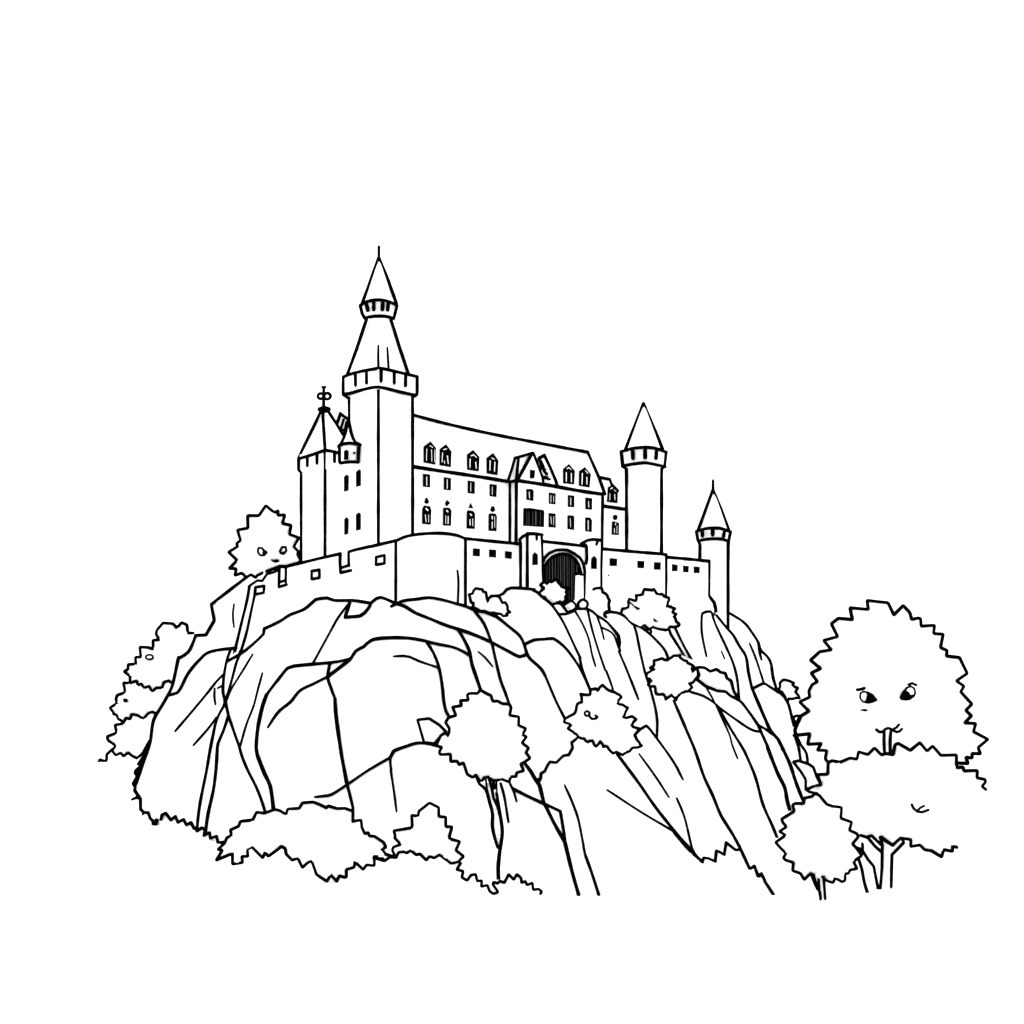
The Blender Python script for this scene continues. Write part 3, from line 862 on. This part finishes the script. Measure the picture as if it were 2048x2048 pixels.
lw.ink(z('G', '765 990 850 990 848 1185'), plL, 5.2, off=0.03); lw.ink(z('G', '765 1000 758 1250 860 1218'), plL, 5, off=0.03)
lw.ink(z('G', '770 1185 850 1160'), plL, 4.2, off=0.03)
lw.ink(z('G', '755 1030 690 1060 600 1085'), plL, 3.6, off=0.03)
lw.ink(z('G', '600 1090 545 1170 480 1165 400 1220 370 1245'), plL, 4.4, off=0.03)
lw.ink(z('a', '1340 420 1290 700 1180 1150 1075 1590 1045 1730'), plL, 5.0, sm=True, off=0.03)
lw.ink(z('a', '1455 440 1440 600 1390 830 1290 1300 1190 1630 1150 1710'), plL, 5.0, sm=True, off=0.03)
t.part(None, lw)
for s, tl in (('1182 1045 1280 1027 1280 1130 1182 1148', 'G'), ('337 478 444 453 444 558 337 577', 'H'), ('460 1252 570 1235 563 1322 455 1345', 'G')):
    m = MB().fill(z(tl, s), plL, WHITE, 0.05, 0.2); m.ink(z(tl, s), plL, 4.8, closed=True, off=0.08); t.part('loophole', m)
t.done()

t = Thing('bastion', 'plain bulging bastion at the corner of the castle walls', 'bastion')
def basD(x, y): return 189.9 - 6.0*max(0, 1-((x-861.2)/70.5)**2)
btop = smooth(z('H', '590 270 700 220 800 195 950 177 1130 170 1280 180 1400 205 1490 245'), 6)
bb = MB()
fr = [P(x, y, basD(x, y)) for x, y in btop]
lo = [Vector((p.x, p.y, 30.5)) for p in fr]
for i in range(len(fr)-1): bb.face([lo[i], lo[i+1], fr[i+1], fr[i]])
bk = [Vector((p.x, max(p.y+3, 198.0), p.z)) for p in fr]; bl = [Vector((p.x, p.y, 30.5)) for p in bk]
for i in range(len(fr)-1):
    bb.face([fr[i], fr[i+1], bk[i+1], bk[i]]); bb.face([bl[i+1], bl[i], bk[i], bk[i+1]])
bb.face([lo[0], fr[0], bk[0], bl[0]]); bb.face([lo[-1], bl[-1], bk[-1], fr[-1]])
bb.ink(z('H', '590 270 700 220 800 195 950 177 1130 170 1280 180 1400 205 1490 245'), basD, 5.4, sm=True, off=0.03)
bb.ink(z('H', '590 270 592 700 588 1075'), const(189.35), 5.3); bb.ink(z('H', '1488 245 1485 700 1488 1110'), const(189.35), 5.3)
bb.ink(z('H', '1385 650 1397 800 1390 1060'), basD, 3.4, sm=True, taper=TF, off=0.25)
t.part(None, bb); t.done()

def wall_piece(label, top, x0, x1, holes, extra, pl=plW, zb=29.5, depth=2.4):
    t = Thing('curtain_wall', label, 'wall', 'castle outer walls', 'thing')
    tp = smooth(top, 12)
    fr = [pl.at(x, y) for x, y in tp]
    m = MB(); a, b = fr[0], fr[-1]
    poly = fr + [Vector((b.x, b.y, zb)), Vector((a.x, a.y, zb))]
    m.prism(list(reversed(poly)), [p + NV*depth for p in reversed(poly)])
    for pts, w, s_ in extra: m.ink(pts, pl, w, sm=s_, off=0.04)
    t.part(None, m)
    for h in holes: t.part('loophole', MB().fill(h, pl))
    t.done()
mt = z('C', '850 1785 1200 1820 1555 1855')
wall_piece('short outer wall with three dark square loopholes beside the gatehouse', mt, 932, 1041,
           [z('H', '1590 368 1672 373 1672 465 1588 460'), z('H', '1797 382 1882 388 1880 480 1797 475'), z('D', '70 1432 153 1445 147 1528 70 1518')], [(mt, 5.4, True)])
rt = z('F', '20 628 400 662 800 695 855 705')
wall_piece('outer wall with three large dark square loopholes behind the face-marked tree', rt, 1204, 1332,
           [z('F', '130 750 220 760 216 850 130 845'), z('F', '488 785 570 790 566 877 488 872'), z('F', '702 803 782 806 780 897 700 892')],
           [(rt, 5.4, True), (z('F', '845 705 848 1000 845 1240'), 5.6, False), (z('F', '108 968 113 972'), 2.4, False)])
et = z('F', '850 735 1100 757 1405 788')
wall_piece('end stretch of outer wall with three small dark loopholes near the slender round tower', et, 1332, 1419,
           [z('F', '933 828 1000 840 996 912 933 915'), z('F', '1075 848 1142 855 1139 930 1076 925'), z('F', '1213 857 1284 865 1281 941 1214 937')],
           [(et, 5.4, True), (z('F', '1402 785 1402 1000 1400 1230 1470 1320 1490 1400 1495 1490'), 5.8, False)], zb=24)

# ---- gatehouse
t = Thing('gatehouse', 'castle gatehouse with two square turrets and a dark arched gate', 'gatehouse')
def gplane(k): return Plane(plW.p - NV*k, NV)
gF, gW, gD = gplane(2.2), gplane(0.6), gplane(0.45)
def turret(front, sidep, inks, win, gF):
    m = MB()
    m.prism([gF.at(x, y) for x, y in front], [gF.at(x, y)+Vector((0.03, 1, 0))*1.5 for x, y in front])
    m.prism([gF.at(x, y, -0.02 if i in (1, 2) else -1.2) for i, (x, y) in enumerate(sidep)], [gF.at(x, y, -1.6) for x, y in sidep])
    for s, w in inks: m.ink(z('D', s), gF, w, off=0.08)
    i = t.part('turret', m)
    t.part('window', MB().fill(z('D', win), gF), i)
turret(z('D', '350 1205 440 1205 540 1220 545 1500 556 1990 352 1990'), z('D', '262 1275 350 1205 352 1990 262 1990'),
       [('350 1207 440 1206 545 1220', 5.4), ('345 1215 290 1245 255 1280 262 1325 265 1350', 5), ('265 1330 265 1990', 5.2), ('352 1215 352 1990', 5.2), ('535 1225 545 1500 548 1700 560 1900', 4.6), ('470 1230 470 1280', 5)],
       '423 1610 423 1480 450 1447 487 1480 487 1607 455 1603', gF)
turret(z('D', '1115 1290 1210 1280 1305 1290 1305 2000 1115 2000'), z('D', '1045 1340 1118 1288 1118 1420 1112 1420'),
       [('1045 1335 1130 1290 1210 1280 1305 1292', 5.2), ('1118 1370 1120 1540 1110 1590', 4.8), ('1312 1290 1303 1600 1303 1930', 4.6), ('1240 1345 1255 1310', 5), ('1060 1345 1110 1350', 3)],
       '1177 1655 1180 1530 1213 1493 1247 1530 1247 1658', gplane(0.85))
gm = MB()
wp = z('D', '540 1300 800 1330 1120 1370 1120 2000 540 2000')
gm.prism([gW.at(x, y) for x, y in wp], [gW.at(x, y)+NV*2.0 for x, y in wp])
gm.ink(z('D', '548 1305 800 1332 1000 1355 1108 1370'), gW, 5.4, off=0.04)
gm.ink(z('D', '560 1560 575 1520 640 1455 720 1420 800 1413 870 1420 960 1465 1030 1515 1075 1600 1090 1680 1080 1932') + z('L', '1595 500'), gW, 4.8, sm=True, off=0.2)
gm.ink(z('D', '570 1850 575 1620 600 1580 680 1500 800 1465 900 1482 970 1530 1015 1600 1045 1710'), gW, 4.4, sm=True, off=0.2)
gm.ink(z('D', '1005 1620 1030 1720'), gW, 5.4, off=0.2)
t.part('wall', gm)
gate = MB()
gp_ = z('D', '575 1640 600 1582 680 1505 800 1465 900 1482 970 1530 1010 1600 1040 1722 980 1727 970 1932') + z('L', '1480 510 1440 545 1330 590 1150 560 1090 420 1085 100')
gate.prism([gW.at(x, y, 0.12) for x, y in gp_], [gW.at(x, y, -0.3) for x, y in gp_], INK)
for i, (x, ya, yb, w) in enumerate(((636, 1560, 1990, 1.8), (672, 1535, 2000, 2.4), (712, 1520, 2000, 2.0), (748, 1500, 2080, 1.2), (775, 1490, 2100, 2.2), (808, 1490, 2200, 1.2), (830, 1500, 2200, 2.2), (862, 1490, 2200, 1.6), (890, 1500, 2200, 1.0), (925, 1530, 2260, 2.2), (950, 1560, 2260, 1.0), (990, 1610, 1700, 2.4), (605, 1620, 1900, 1.0))):
    gate.ink(z('D', f'{x} {ya} {x+3*math.sin(i*2)} {(ya+yb)/2} {x+6*math.sin(i)} {yb}'), gW, w, sm=True, m=GREY, off=0.12)
t.part('gate', gate)
pm = MB()
pp = z('D', '975 1727 1072 1732 1075 1932') + z('L', '1590 510 1480 530')
pm.prism([gW.at(x, y, 0.35) for x, y in pp], [gW.at(x, y, -0.2) for x, y in pp])
pm.ink(z('D', '975 1728 1010 1722 1060 1735'), gW, 4.2, off=0.36)
t.part('post', pm)
t.done()

# ================================================================= TREES AND SHRUBS
def down_trunk(poly, D, rpx, to_z):
    """a plain trunk from inside the crown to where it stands"""
    xs = [p[0] for p in poly]; ys = [p[1] for p in poly]
    c = P((min(xs)+max(xs))/2, HZ, D); k = D/F
    return MB().lathe(c, [(rpx*1.2*k, to_z), (rpx*k, (to_z+zc(max(ys)-4, D))/2), (rpx*0.8*k, zc((min(ys)+max(ys))/2, D))], 14)
def plant(name, label, cat, poly, D, ink=4.6, inkpts=None, front=1.0, back=1.0, faces=(), trunk=None, R=None, group=None, extra=(), rough=0):
    t = Thing(name, label, cat, group)
    if rough:
        rough *= 1.5
        rg = random.Random(len(label))
        def rr(q): return [(x+rg.uniform(-rough, rough), y+rg.uniform(-rough, rough)) for x, y in dense(q, 4.5)]
        if inkpts is None: poly = rr(poly + [poly[0]])[:-1]
        else: inkpts = [rr(q) for q in inkpts]
    m = MB().puff(poly, D, R, front, back, ink=ink + (0 if rough else 0.4), inkpts=inkpts, raw=bool(rough))
    for pts, w in extra: m.ink(soften(pts), const(D), w)
    alone = not faces and trunk is None
    t.part(None if alone else 'crown', m)
    on = m.on_puff()
    for nm, lines, fills, lights in faces:
        q = MB()
        for f in fills: q.fill(f, on, INK, 0.3, 0.6)
        for l, w, cl in lines: q.ink(l, on, w, sm=not cl, closed=cl, off=0.25)
        for l in lights: q.fill(l, on, WHITE, 0.46, 0.0)
        t.part(nm, q)
    if trunk is not None: t.part('trunk', trunk)
    t.done()

TG = 'trees growing round the castle'
BG = 'bushes growing round the castle hill'
# tree behind the castle wall
p = z('G', '590 200 700 290 750 265 745 325 835 320 805 430 915 455 895 570 1015 615 950 730 1010 790 1000 830 1040 900 1020 935 850 985 770 985 590 1050 480 1100 460 1130 400 1090 340 1125 280 1070 190 1100 210 1015 120 1010 220 905 110 800 230 725 210 690 265 650 225 515 360 490 355 330 500 330')
plant('tree', 'spiky tree with two eyes and a small smile behind the falling castle wall', 'tree', p, 211.6, 4.8, group=TG, front=0.5, trunk=down_trunk(p, 211.6, 9, 22),
      faces=(('eye', [(z('G', '487 770 495 745 540 745 560 770 605 802 570 842 520 842 490 805'), 3.0, True)], [z('G', '545 770 570 765 605 802 570 842 548 820 560 795')], [z('G', '510 778 528 772 535 785 530 805 540 820 525 818 510 800')]),
             ('eye', [(z('G', '770 790 800 735 845 735 855 780 820 825 780 815'), 3.6, True)], [z('G', '772 790 800 800 852 790 820 825 780 815')], [z('G', '808 764 825 754 836 760 834 774 818 780 806 776')]),
             ('mouth', [], [z('G', '650 895 690 905 740 893 768 920 720 937 680 927')], [])))
# three at the foot of the hill's flank
t1b = '515 1070 600 1040 620 1095 665 1080 690 1135 760 1110 800 1180 860 1130 940 1130 950 1060 1010 1040 1060 1070'
t1 = z('I', '1330 425 1260 425 1250 320 1180 290 1120 360 1070 305 940 295 860 390 850 440 895 510 810 520 815 630 740 610 640 605 655 735 585 735 590 825 490 830 490 890 440 920 515 980 ' + t1b + ' 1180 900 1300 700')
plant('tree', 'upright tree leaning on the hill flank with one round eye', 'tree', t1, 274, 4.6, group=TG, trunk=down_trunk(t1, 274, 10, 0),
      inkpts=[z('I', '1330 425 1260 425 1250 320 1180 290 1120 360 1070 305 940 295 860 390 850 440 895 510 810 520 815 630 740 610 640 605 655 735 585 735 590 825 490 830 490 890 440 920 515 980 ' + t1b)],
      faces=(('eye', [([z('I', f'{765+48*math.cos(a*0.5236)} {735+30*math.sin(a*0.5236)}')[0] for a in range(12)], 3.2, True)], [], [[z('I', f'{765+30*math.cos(a*0.5236)} {735+16*math.sin(a*0.5236)}')[0] for a in range(12)]]),))
t2b = '440 1575 460 1520 520 1530 540 1470 620 1490 690 1530 750 1460 800 1440 850 1465'
t2 = z('I', '515 1070 430 1065 455 1190 350 1225 335 1270 345 1330 255 1390 305 1450 300 1470 345 1480 360 1530 ' + t2b + ' 1010 1300 1080 1070 1010 1040 950 1060 940 1130 860 1130 800 1180 760 1110 690 1135 665 1080 620 1095 600 1040')
plant('tree', 'small ragged tree with a dot eye between two others on the hill flank', 'tree', t2, 269, 4.5, group=TG, trunk=down_trunk(t2, 269, 9, 0),
      inkpts=[z('I', t1b + ' 1010 1040'), z('I', '515 1070 430 1065 455 1190 350 1225 335 1270 345 1330 255 1390 305 1450 300 1470 345 1480 360 1530 ' + t2b), z('I', '345 1330 390 1305')],
      faces=(('eye', [], [z('I', '428 1268 470 1272 492 1295 460 1317 430 1310')], []),))
t3 = z('I', '440 1590 320 1610 345 1710 220 1760 235 1810 335 1875 280 1940') + z('R', '285 265 330 325 400 295 430 340 490 290 600 355') + z('I', '850 1800 900 1500 850 1465 800 1440 750 1460 690 1530 620 1490 540 1470 520 1530 460 1520')
plant('shrub', 'lowest ragged shrub at the foot of the hill flank trailing onto the ground', 'shrub', t3, 264.5, 4.5, group=BG,
      inkpts=[z('I', t2b), z('I', '440 1590 320 1610 345 1710 220 1760 235 1810 335 1875 280 1940') + z('R', '285 265 330 325 400 295 430 340 490 290 545 335 600 360')],
      extra=[(z('R', '285 250 215 315 215 385 190 405 130 380 110 415'), 4.6)])

# on the rim
plant('shrub', 'twin-humped leafy shrub at the foot of the bastion', 'shrub',
      z('b', '370 480 410 470 500 365 560 355 700 430 700 530 720 600 760 530 840 490 920 510 980 580 1010 640 1070 630 1110 700 1100 760 1160 800 1090 830 1100 870 1040 890 980 860 900 840 800 840 720 810 650 780 600 790 480 740 440 660 390 560'), 183.5, 4.6, rough=1.1, front=0.5, back=0.8, group=BG)
plant('shrub', 'round prickly shrub growing directly in front of the dark gate', 'shrub',
      z('c', '240 250 285 255 330 250 380 210 430 215 490 190 560 240 600 300 700 360 730 380 690 430 710 470 690 520 680 590 640 640 560 620 500 640 420 660 380 620 230 500 190 470 180 430 250 390 215 310'), 200.0, 4.8, rough=1.5, front=0.5, back=0.6, group=BG,
      extra=[(z('c', '215 310 280 350 220 390'), 5), (z('c', '690 350 740 340 715 420'), 5)])
plant('shrub', 'curved open-sided shrub against the gatehouse turret', 'shrub',
      z('c', '1210 390 1240 360 1290 350 1380 370 1420 440 1500 510 1550 600 1510 660 1520 780 1430 830 1470 900 1300 870 1180 780 1110 730 1140 640 1120 520'), 216.5, 4.8, rough=1.1, front=0.4, back=0.5, group=BG,
      inkpts=[z('c', '1210 390 1240 360 1290 350 1380 365 1410 430 1500 510 1550 600 1510 660 1525 780 1430 830 1470 920')])
tk = MB()
tq = z('N', '1020 640 1100 610 1330 1060 1235 1020')
def lean(x, y): return 225.2 + max(0, (y-1255.0))/70*11.5
tk.prism([P(x, y, lean(x, y)) for x, y in tq], [P(x, y, lean(x, y)+1.4) for x, y in tq])
tk.ink(z('N', '1020 640 1035 690 1160 890 1250 1040'), lean, 4.6, sm=True, off=0.2); tk.ink(z('N', '1095 610 1200 830 1330 1060'), lean, 4.2, sm=True, taper=TL, off=0.2)
plant('tree', 'leaning tree with closed eye and tiny mouth on the rim of the hill', 'tree',
      z('N', '410 420 420 370 490 350 490 290 500 250 590 270 595 190 670 190 710 110 800 135 830 125 860 178 930 180 960 215 1020 218 995 340 1090 370 1070 425 1110 435 1085 475 1150 580 1130 605 1040 610 980 655 900 640 820 615 770 640 700 590 640 590 540 540 480 490'), 225.3, 4.6, group=TG, front=0.4, back=0.6, trunk=tk, rough=1.0,
      inkpts=[z('N', '410 420 420 370 490 350 490 290 500 250 590 270 595 190 670 190 710 110 800 135 830 125 860 178 930 180 960 215 1020 218 995 340 1090 370 1070 425 1110 435 1085 475 1150 580 1130 605 1040 610 980 655 900 640 820 615 770 640 700 590 680 590')],
      extra=[(z('N', '770 630 790 660 775 700'), 4), (z('N', '1000 345 1040 335 1070 370'), 4)],
      faces=(('eye', [(z('N', '510 285 560 325'), 1.6, False)], [z('N', '560 320 610 350 648 362 610 385 580 355')], []),
             ('mouth', [], [z('N', '818 500 832 493 855 528 887 520 850 545 822 525')], [])))
# on the slope
plant('shrub', 'round shrub without marks clinging halfway up the bare slope', 'shrub',
      z('N', '1000 1030 960 1020 900 1008 830 1040 830 1110 770 1130 830 1150 730 1210 740 1260 785 1300 750 1350 830 1380 860 1470 950 1465 975 1535 1045 1490 1110 1545 1170 1450 1260 1440 1310 1380 1285 1330 1340 1310 1400 1220 1375 1140 1310 1180 1330 1110 1240 1050 1180 1025 1150 970 1060 985'), 206.5, 4.6, rough=1.1, front=0.7, back=0.7, group=BG)
plant('shrub', 'low sloping shrub tucked between the round shrub and the rock spire', 'shrub',
      z('O', '190 880 250 865 320 872 390 920 470 890 530 935 585 940 605 1010 660 1040 690 1170 760 1290 650 1235 590 1180 480 1170 330 1110 215 1020 250 960'), 225.5, 4.8, front=0.4, back=0.6, group=BG)
plant('shrub', 'tiny lone shrub on the far shoulder of the hill', 'shrub',
      z('Z', '110 1290 130 1250 125 1200 200 1148 250 1170 300 1190 290 1230 350 1270 330 1310 375 1385 280 1410 240 1390 225 1420 190 1370 150 1320'), 231.5, 4.5, rough=1.0, front=0.5, back=0.5, group=BG)
plant('shrub', 'diamond-shaped shrub with one ringed eye in the middle of the slope', 'shrub',
      z('M', '780 510 840 497 870 525 935 455 1040 530 1150 575 1170 610 1130 680 1260 740 1205 870 1310 860 1360 890 1310 960 1330 990 1405 1010 1345 1105 1440 1240 1310 1270 1290 1300 1240 1310 1190 1350 1120 1310 1070 1330 980 1230 950 1250 905 1175 850 1245 800 1165 740 1185 700 1140 630 1130 600 1090 550 1060 490 1010 530 970 440 930 450 890 500 850 570 820 590 780 600 700 670 670 660 575 770 575'), 175.5, 4.7, rough=0.8, front=0.7, back=0.7, group=BG,
      faces=(('eye', [([z('M', f'{735+32*math.cos(a*0.5236)} {818+30*math.sin(a*0.5236)}')[0] for a in range(12)], 3.4, True), (z('M', '755 840 770 860 800 890 850 882 870 862 845 845'), 4, False)], [], []),))
# centre tree
cp = z('d', '650 65 720 105 785 135 810 210 870 205 930 240 1020 245 1045 290 1025 390 1145 410 1140 520 1235 560 1190 640 1245 665 1185 745 1270 810 1235 870 1290 940 1215 995 1170 1015 1205 1105 1115 1130 1110 1180 1040 1180 1020 1250 920 1210 860 1230 800 1230 760 1185 690 1190 680 1230 640 1230 590 1155 550 1190 480 1150 430 1000 375 1030 350 980 265 985 265 890 130 895 120 860 155 800 80 780 140 650 200 620 240 660 250 560 200 480 240 420 335 390 290 285 405 265 390 200 495 195 480 130 500 110 560 105 610 110')
tk = MB()
DT = 149.0
tp = z('U', '560 440 600 520 650 700 685 820 680 990 715 1150 745 1260 740 1500 748 1695 765 1695 765 1500 790 1250 810 1080 790 900 755 700 740 560 735 400')
tk.puff(tp, DT, 10, 0.8, 0.8, ink=None)
on = const(DT)
for s, w in (('470 350 510 440 590 510 640 680 675 820 675 990 710 1150 745 1255', 5.6), ('590 380 610 520 640 640', 3.4), ('625 360 665 480 690 620 740 720 770 840', 4.4), ('730 560 770 800 800 1000 800 1110 770 1300', 5.8), ('770 1300 750 1500 755 1700', 6.6), ('690 400 700 490', 5), ('730 420 735 640', 2.6)):
    tk.ink(z('U', s), lambda x, y: DT-0.7, w, sm=True)
plant('tree', 'round-crowned tree on a thin forked trunk in front of the cliff', 'tree', cp, DT, 4.8, group=TG, trunk=tk)
# bushes along the foot
lb = z('S', '100 1280 190 1200 215 1130 280 1100 260 1030 370 980 390 920 550 900 600 800 700 815 780 785 830 765 900 780 980 830 1000 760 1150 750 1190 680 1330 670 1410 700 1500 745 1520 720 1640 755 1740 750 1840 790 1840 920') + \
    z('T', '420 920 530 900 540 1000 580 1080 620 1060 640 1110 700 1110 820 1190 850 1250 795 1280 840 1340 985 1385 900 1380 830 1430 700 1390 700 1490 600 1480 555 1540 450 1440 440 1510 340 1540 340 1630 320 1640 250 1620 215 1690 140 1610 90 1690') + \
    z('S', '1440 1650 1370 1600 1350 1540 1310 1430 1260 1450 1190 1515 1130 1390 1060 1420 980 1340 970 1270 920 1240 860 1290 750 1370 710 1320 680 1390 540 1250 480 1280 490 1370 410 1370 420 1450 290 1470 290 1330 80 1420 160 1290')
plant('bush', 'long low spreading bush at the foot of the cliff', 'bush', lb, 152.5, 4.9, group=BG, front=0.6, back=0.8,
      extra=[(z('T', '700 1340 770 1350 835 1430'), 4.4), (z('T', '690 1390 700 1330 790 1300'), 4.2), (z('T', '700 1350 800 1410'), 3.4)])
plant('bush', 'stepped triangular bush beside the long low bush', 'bush',
      z('T', '980 1390 930 1290 945 1250 1040 1215 960 1130 970 1110 950 1040 1190 1000 1180 840 1270 850 1270 790 1410 680 1530 740 1530 855 1620 865 1620 985 1700 990 1660 1140 1800 1180 1750 1290 1850 1370 1780 1440 1690 1460 1540 1350 1470 1390 1410 1370 1370 1420 1290 1340 1240 1350 1160 1290 1120 1330 1080 1310 1010 1320'), 163, 4.7, group=BG, front=0.8, back=0.8)
# grass fringe on the ground
gr = '265 1460 215 1540 300 1560 280 1640 350 1680 400 1610 460 1600 480 1690 540 1680 530 1760 610 1740 640 1820 690 1850 750 1830 680 1730 690 1700 740 1720 770 1690 830 1710 885 1600 950 1670 990 1600 1045 1650 1050 1710 1100 1690 1120 1740 1190 1710 1200 1800 1270 1790 1310 1820 1295 1850'
gl = z('U', gr)
m = MB().puff(gl + z('U', '1340 1790 1290 1740 1220 1660 1100 1630 1000 1560 885 1560 835 1660 760 1672 680 1680 640 1730 560 1640 480 1550 340 1500'), 146.3, 8, 0.8, 0.8, ink=4.9, inkpts=[gl])
tt = Thing('grass', 'ragged fringe of grass round the foot of the thin tree', 'grass', kind='stuff'); tt.part(None, m); tt.done()

# big trees on the far bank
bt1 = z('Z', '330 1860 320 1800 400 1620 500 1560 380 1440 510 1380 500 1300 540 1220 610 1180 530 1070 650 1010 520 905 640 795 790 770 690 650 870 600 790 435 880 365 1060 380 1030 230 1265 250 1250 135 1520 165 1595 320 1715 200 1800 290 1825 380 1910 360') + \
    z('Q', '910 370 915 465 1090 455 1075 560 1200 570 1165 740 1250 780 1240 850 1410 870 1510 1075 1370 1170 1470 1240 1425 1310 1570 1470 1490 1550 1565 1620 1475 1710 1620 1720 1590 1825 1770 1920') + \
    z('Y', '1775 250 1650 355 1680 435 1570 430 1575 490 1490 480 1520 560 1380 555')
bt1b = z('W', '1780 420 1740 370 1760 265 1640 260 1690 175 1515 185 1540 50 1340 70')
tr = MB()
DB = 165.0
trq = [(1768.5, 1508), (1768, 1470), (1772, 1457), (1780, 1457), (1782, 1470), (1781, 1508)]
def bigeye(ring, dark): return ('eye', [(ring, 2.2, True)], [dark], [])
PUF = MB().puff(bt1 + [(1780, 1530)] + bt1b, DB, None, 0.7, 0.9, ink=None)
onb = PUF.on_puff(0.3)
tr.fill(trq, onb, WHITE, 0.5, 1.0)
for s, w in (('440 150 438 300 445 440', 5.4), ('525 140 518 300 520 445', 5.4), ('340 125 380 155 420 152 460 115 495 105 540 125', 4.4), ('540 130 600 155 640 145 670 115', 4.4), ('550 125 600 95 630 60', 4)):
    tr.ink(z('Y', s), onb, w, sm=True, off=0.35)
plant('tree', 'biggest tree with large dark eyes and eyebrows, spiky round crown', 'tree', bt1 + [(1780, 1530)] + bt1b, DB, 5.3, group=TG, front=0.7, back=0.9, trunk=down_trunk(bt1, DB, 14, 0),
      inkpts=[bt1b[::-1][:0] + bt1, bt1b],
      extra=[(z('Z', '400 1620 330 1620 300 1650 320 1700 330 1800'), 4), (z('Z', '380 1630 350 1690'), 4)],
      faces=(('eye', [(z('Z', '1160 1375 1165 1330 1200 1308 1260 1318 1320 1350 1375 1418 1330 1440 1265 1455 1200 1440 1170 1410'), 2.6, True)],
              [z('Z', '1230 1312 1290 1330 1335 1365 1375 1418 1335 1438 1265 1456 1205 1440 1235 1415 1250 1360')], []),
             ('eye', [(z('Z', '1680 1385 1710 1320 1760 1260 1815 1240 1855 1265 1872 1320 1855 1365 1800 1405 1750 1412 1690 1405'), 2.6, True)],
              [z('Z', '1680 1385 1710 1320 1760 1262 1790 1250 1760 1300 1790 1320 1805 1348 1850 1345 1855 1365 1800 1405 1750 1413 1690 1406')], []),
             ('eyebrow', [(z('Z', '1122 1285 1160 1282 1215 1265'), 4.6, False)], [], []),
             ('eyebrow', [(z('Z', '1785 1218 1830 1200 1885 1225'), 4, False)], [], []),
             ('cheek_mark', [], [z('Z', '1160 1552 1190 1535 1230 1533 1268 1552 1220 1562')], []),
             ))
# its mouth-like sprout
tt = bpy.data.objects
mo = [o for o in bpy.data.objects if o.get('label', '').startswith('biggest tree')][0]
c = tr.build('sprout', mo, mo.location)

low_top = z('W', '1780 420 1830 395 1932 415') + z('Y', '0 490 90 505 110 410 230 445 315 360 405 450 455 430 555 445 580 320 620 300 775 390 900 290 990 400 1065 335 1170 455 1370 450 1370 610 1460 610 1465 655 1640 650 1635 745 1740 765 1745 800 1700 855 1750 895')
low_bot = z('Y', '1375 1640 1320 1620 1320 1690 1205 1670 1180 1765 1050 1685 960 1670 900 1610 780 1630 785 1540 650 1520 550 1610 400 1510')
low_left = z('W', '1500 770 1600 720 1690 705 1640 575 1772 568 1780 420')
tk = MB(); DL = 150.0
tkq = z('X', '1535 1660 1575 1400 1575 1200 1560 1040 1610 1020 1710 1110 1690 1210 1690 1640')
tk.puff(tkq, DL, 12, 0.8, 0.8, ink=None)
brn = z('X', '1700 1220 1690 1120 1810 1005 1850 1060'); tk.puff(brn, DL, 8, 0.7, 0.7, ink=None)
for s, w in (('1550 1650 1570 1400 1573 1210 1575 1090 1550 1000 1710 1100 1770 1040 1815 1005 1845 1040', 5.2), ('1690 1635 1695 1400 1700 1220 1760 1160 1850 1065', 5.2), ('1570 1190 1480 1110 1390 1000 1300 970', 5), ('1555 1090 1440 975 1390 985', 5),
             ('1190 1095 1240 1130 1310 1150 1390 1280 1465 1370 1520 1655 1545 1655', 5.2), ('1318 1080 1325 1140', 5), ('1200 1135 1240 1120', 4)):
    tk.ink(z('X', s), lambda x, y: DL-0.8, w)
tk.ink(z('X', '1250 1190 1275 1290 1310 1400 1345 1580 1390 1730'), lambda x, y: DL-2.5, 5.0, sm=True)
plant('tree', 'broad low tree on a forked trunk with a single curved smile mark', 'tree', low_top + [(1988, 1590), (1990, 1640), (1960, 1685)] + low_bot + [(1735, 1690), (1700, 1660), (1640, 1620)] + low_left, DL+1.5, 5.1, group=TG, front=0.6, back=0.8, trunk=tk,
      inkpts=[low_top, low_bot, low_left],
      faces=(('mouth', [(z('Y', '795 1090 820 1140 870 1180 930 1188 1010 1158'), 3.8, False), (z('Y', '865 1170 905 1130 955 1105'), 3.6, False)], [], []),))
tk = MB(); DR = 143.8
tq = z('X', '650 1440 780 1790 840 1790 825 1440')
tk.puff(tq, DR, 8, 0.8, 0.8, ink=None)
for s, w in (('665 1480 720 1620 770 1700 780 1790', 5.4), ('690 1490 740 1660', 5), ('755 1540 765 1700 780 1790', 4.4), ('820 1510 830 1650 840 1788', 5)):
    tk.ink(z('X', s), lambda x, y: DR-0.6, w, sm=True)
plant('tree', 'round prickly tree on a short double trunk before the broad low tree', 'tree',
      z('X', '570 490 670 470 710 430 770 460 800 500 860 570 930 595 1050 610 1040 750 1180 800 1150 905 1250 950 1265 990 1190 1080 1230 1120 1310 1230 1240 1280 1205 1310 1250 1400 1160 1415 1140 1460 1095 1465 1095 1550 1060 1570 970 1520 940 1580 860 1555 800 1500 740 1510 650 1460 570 1540 520 1460 420 1425 430 1320 330 1290 300 1260 335 1200 280 1150 200 1060 330 970 250 920 340 860 290 800 280 760 440 660 420 580 450 560 560 560'), DR, 4.7, group=TG, front=0.9, back=0.9, trunk=tk, extra=[(z('W', '1488 765 1530 795 1600 812 1640 815'), 4.4)])
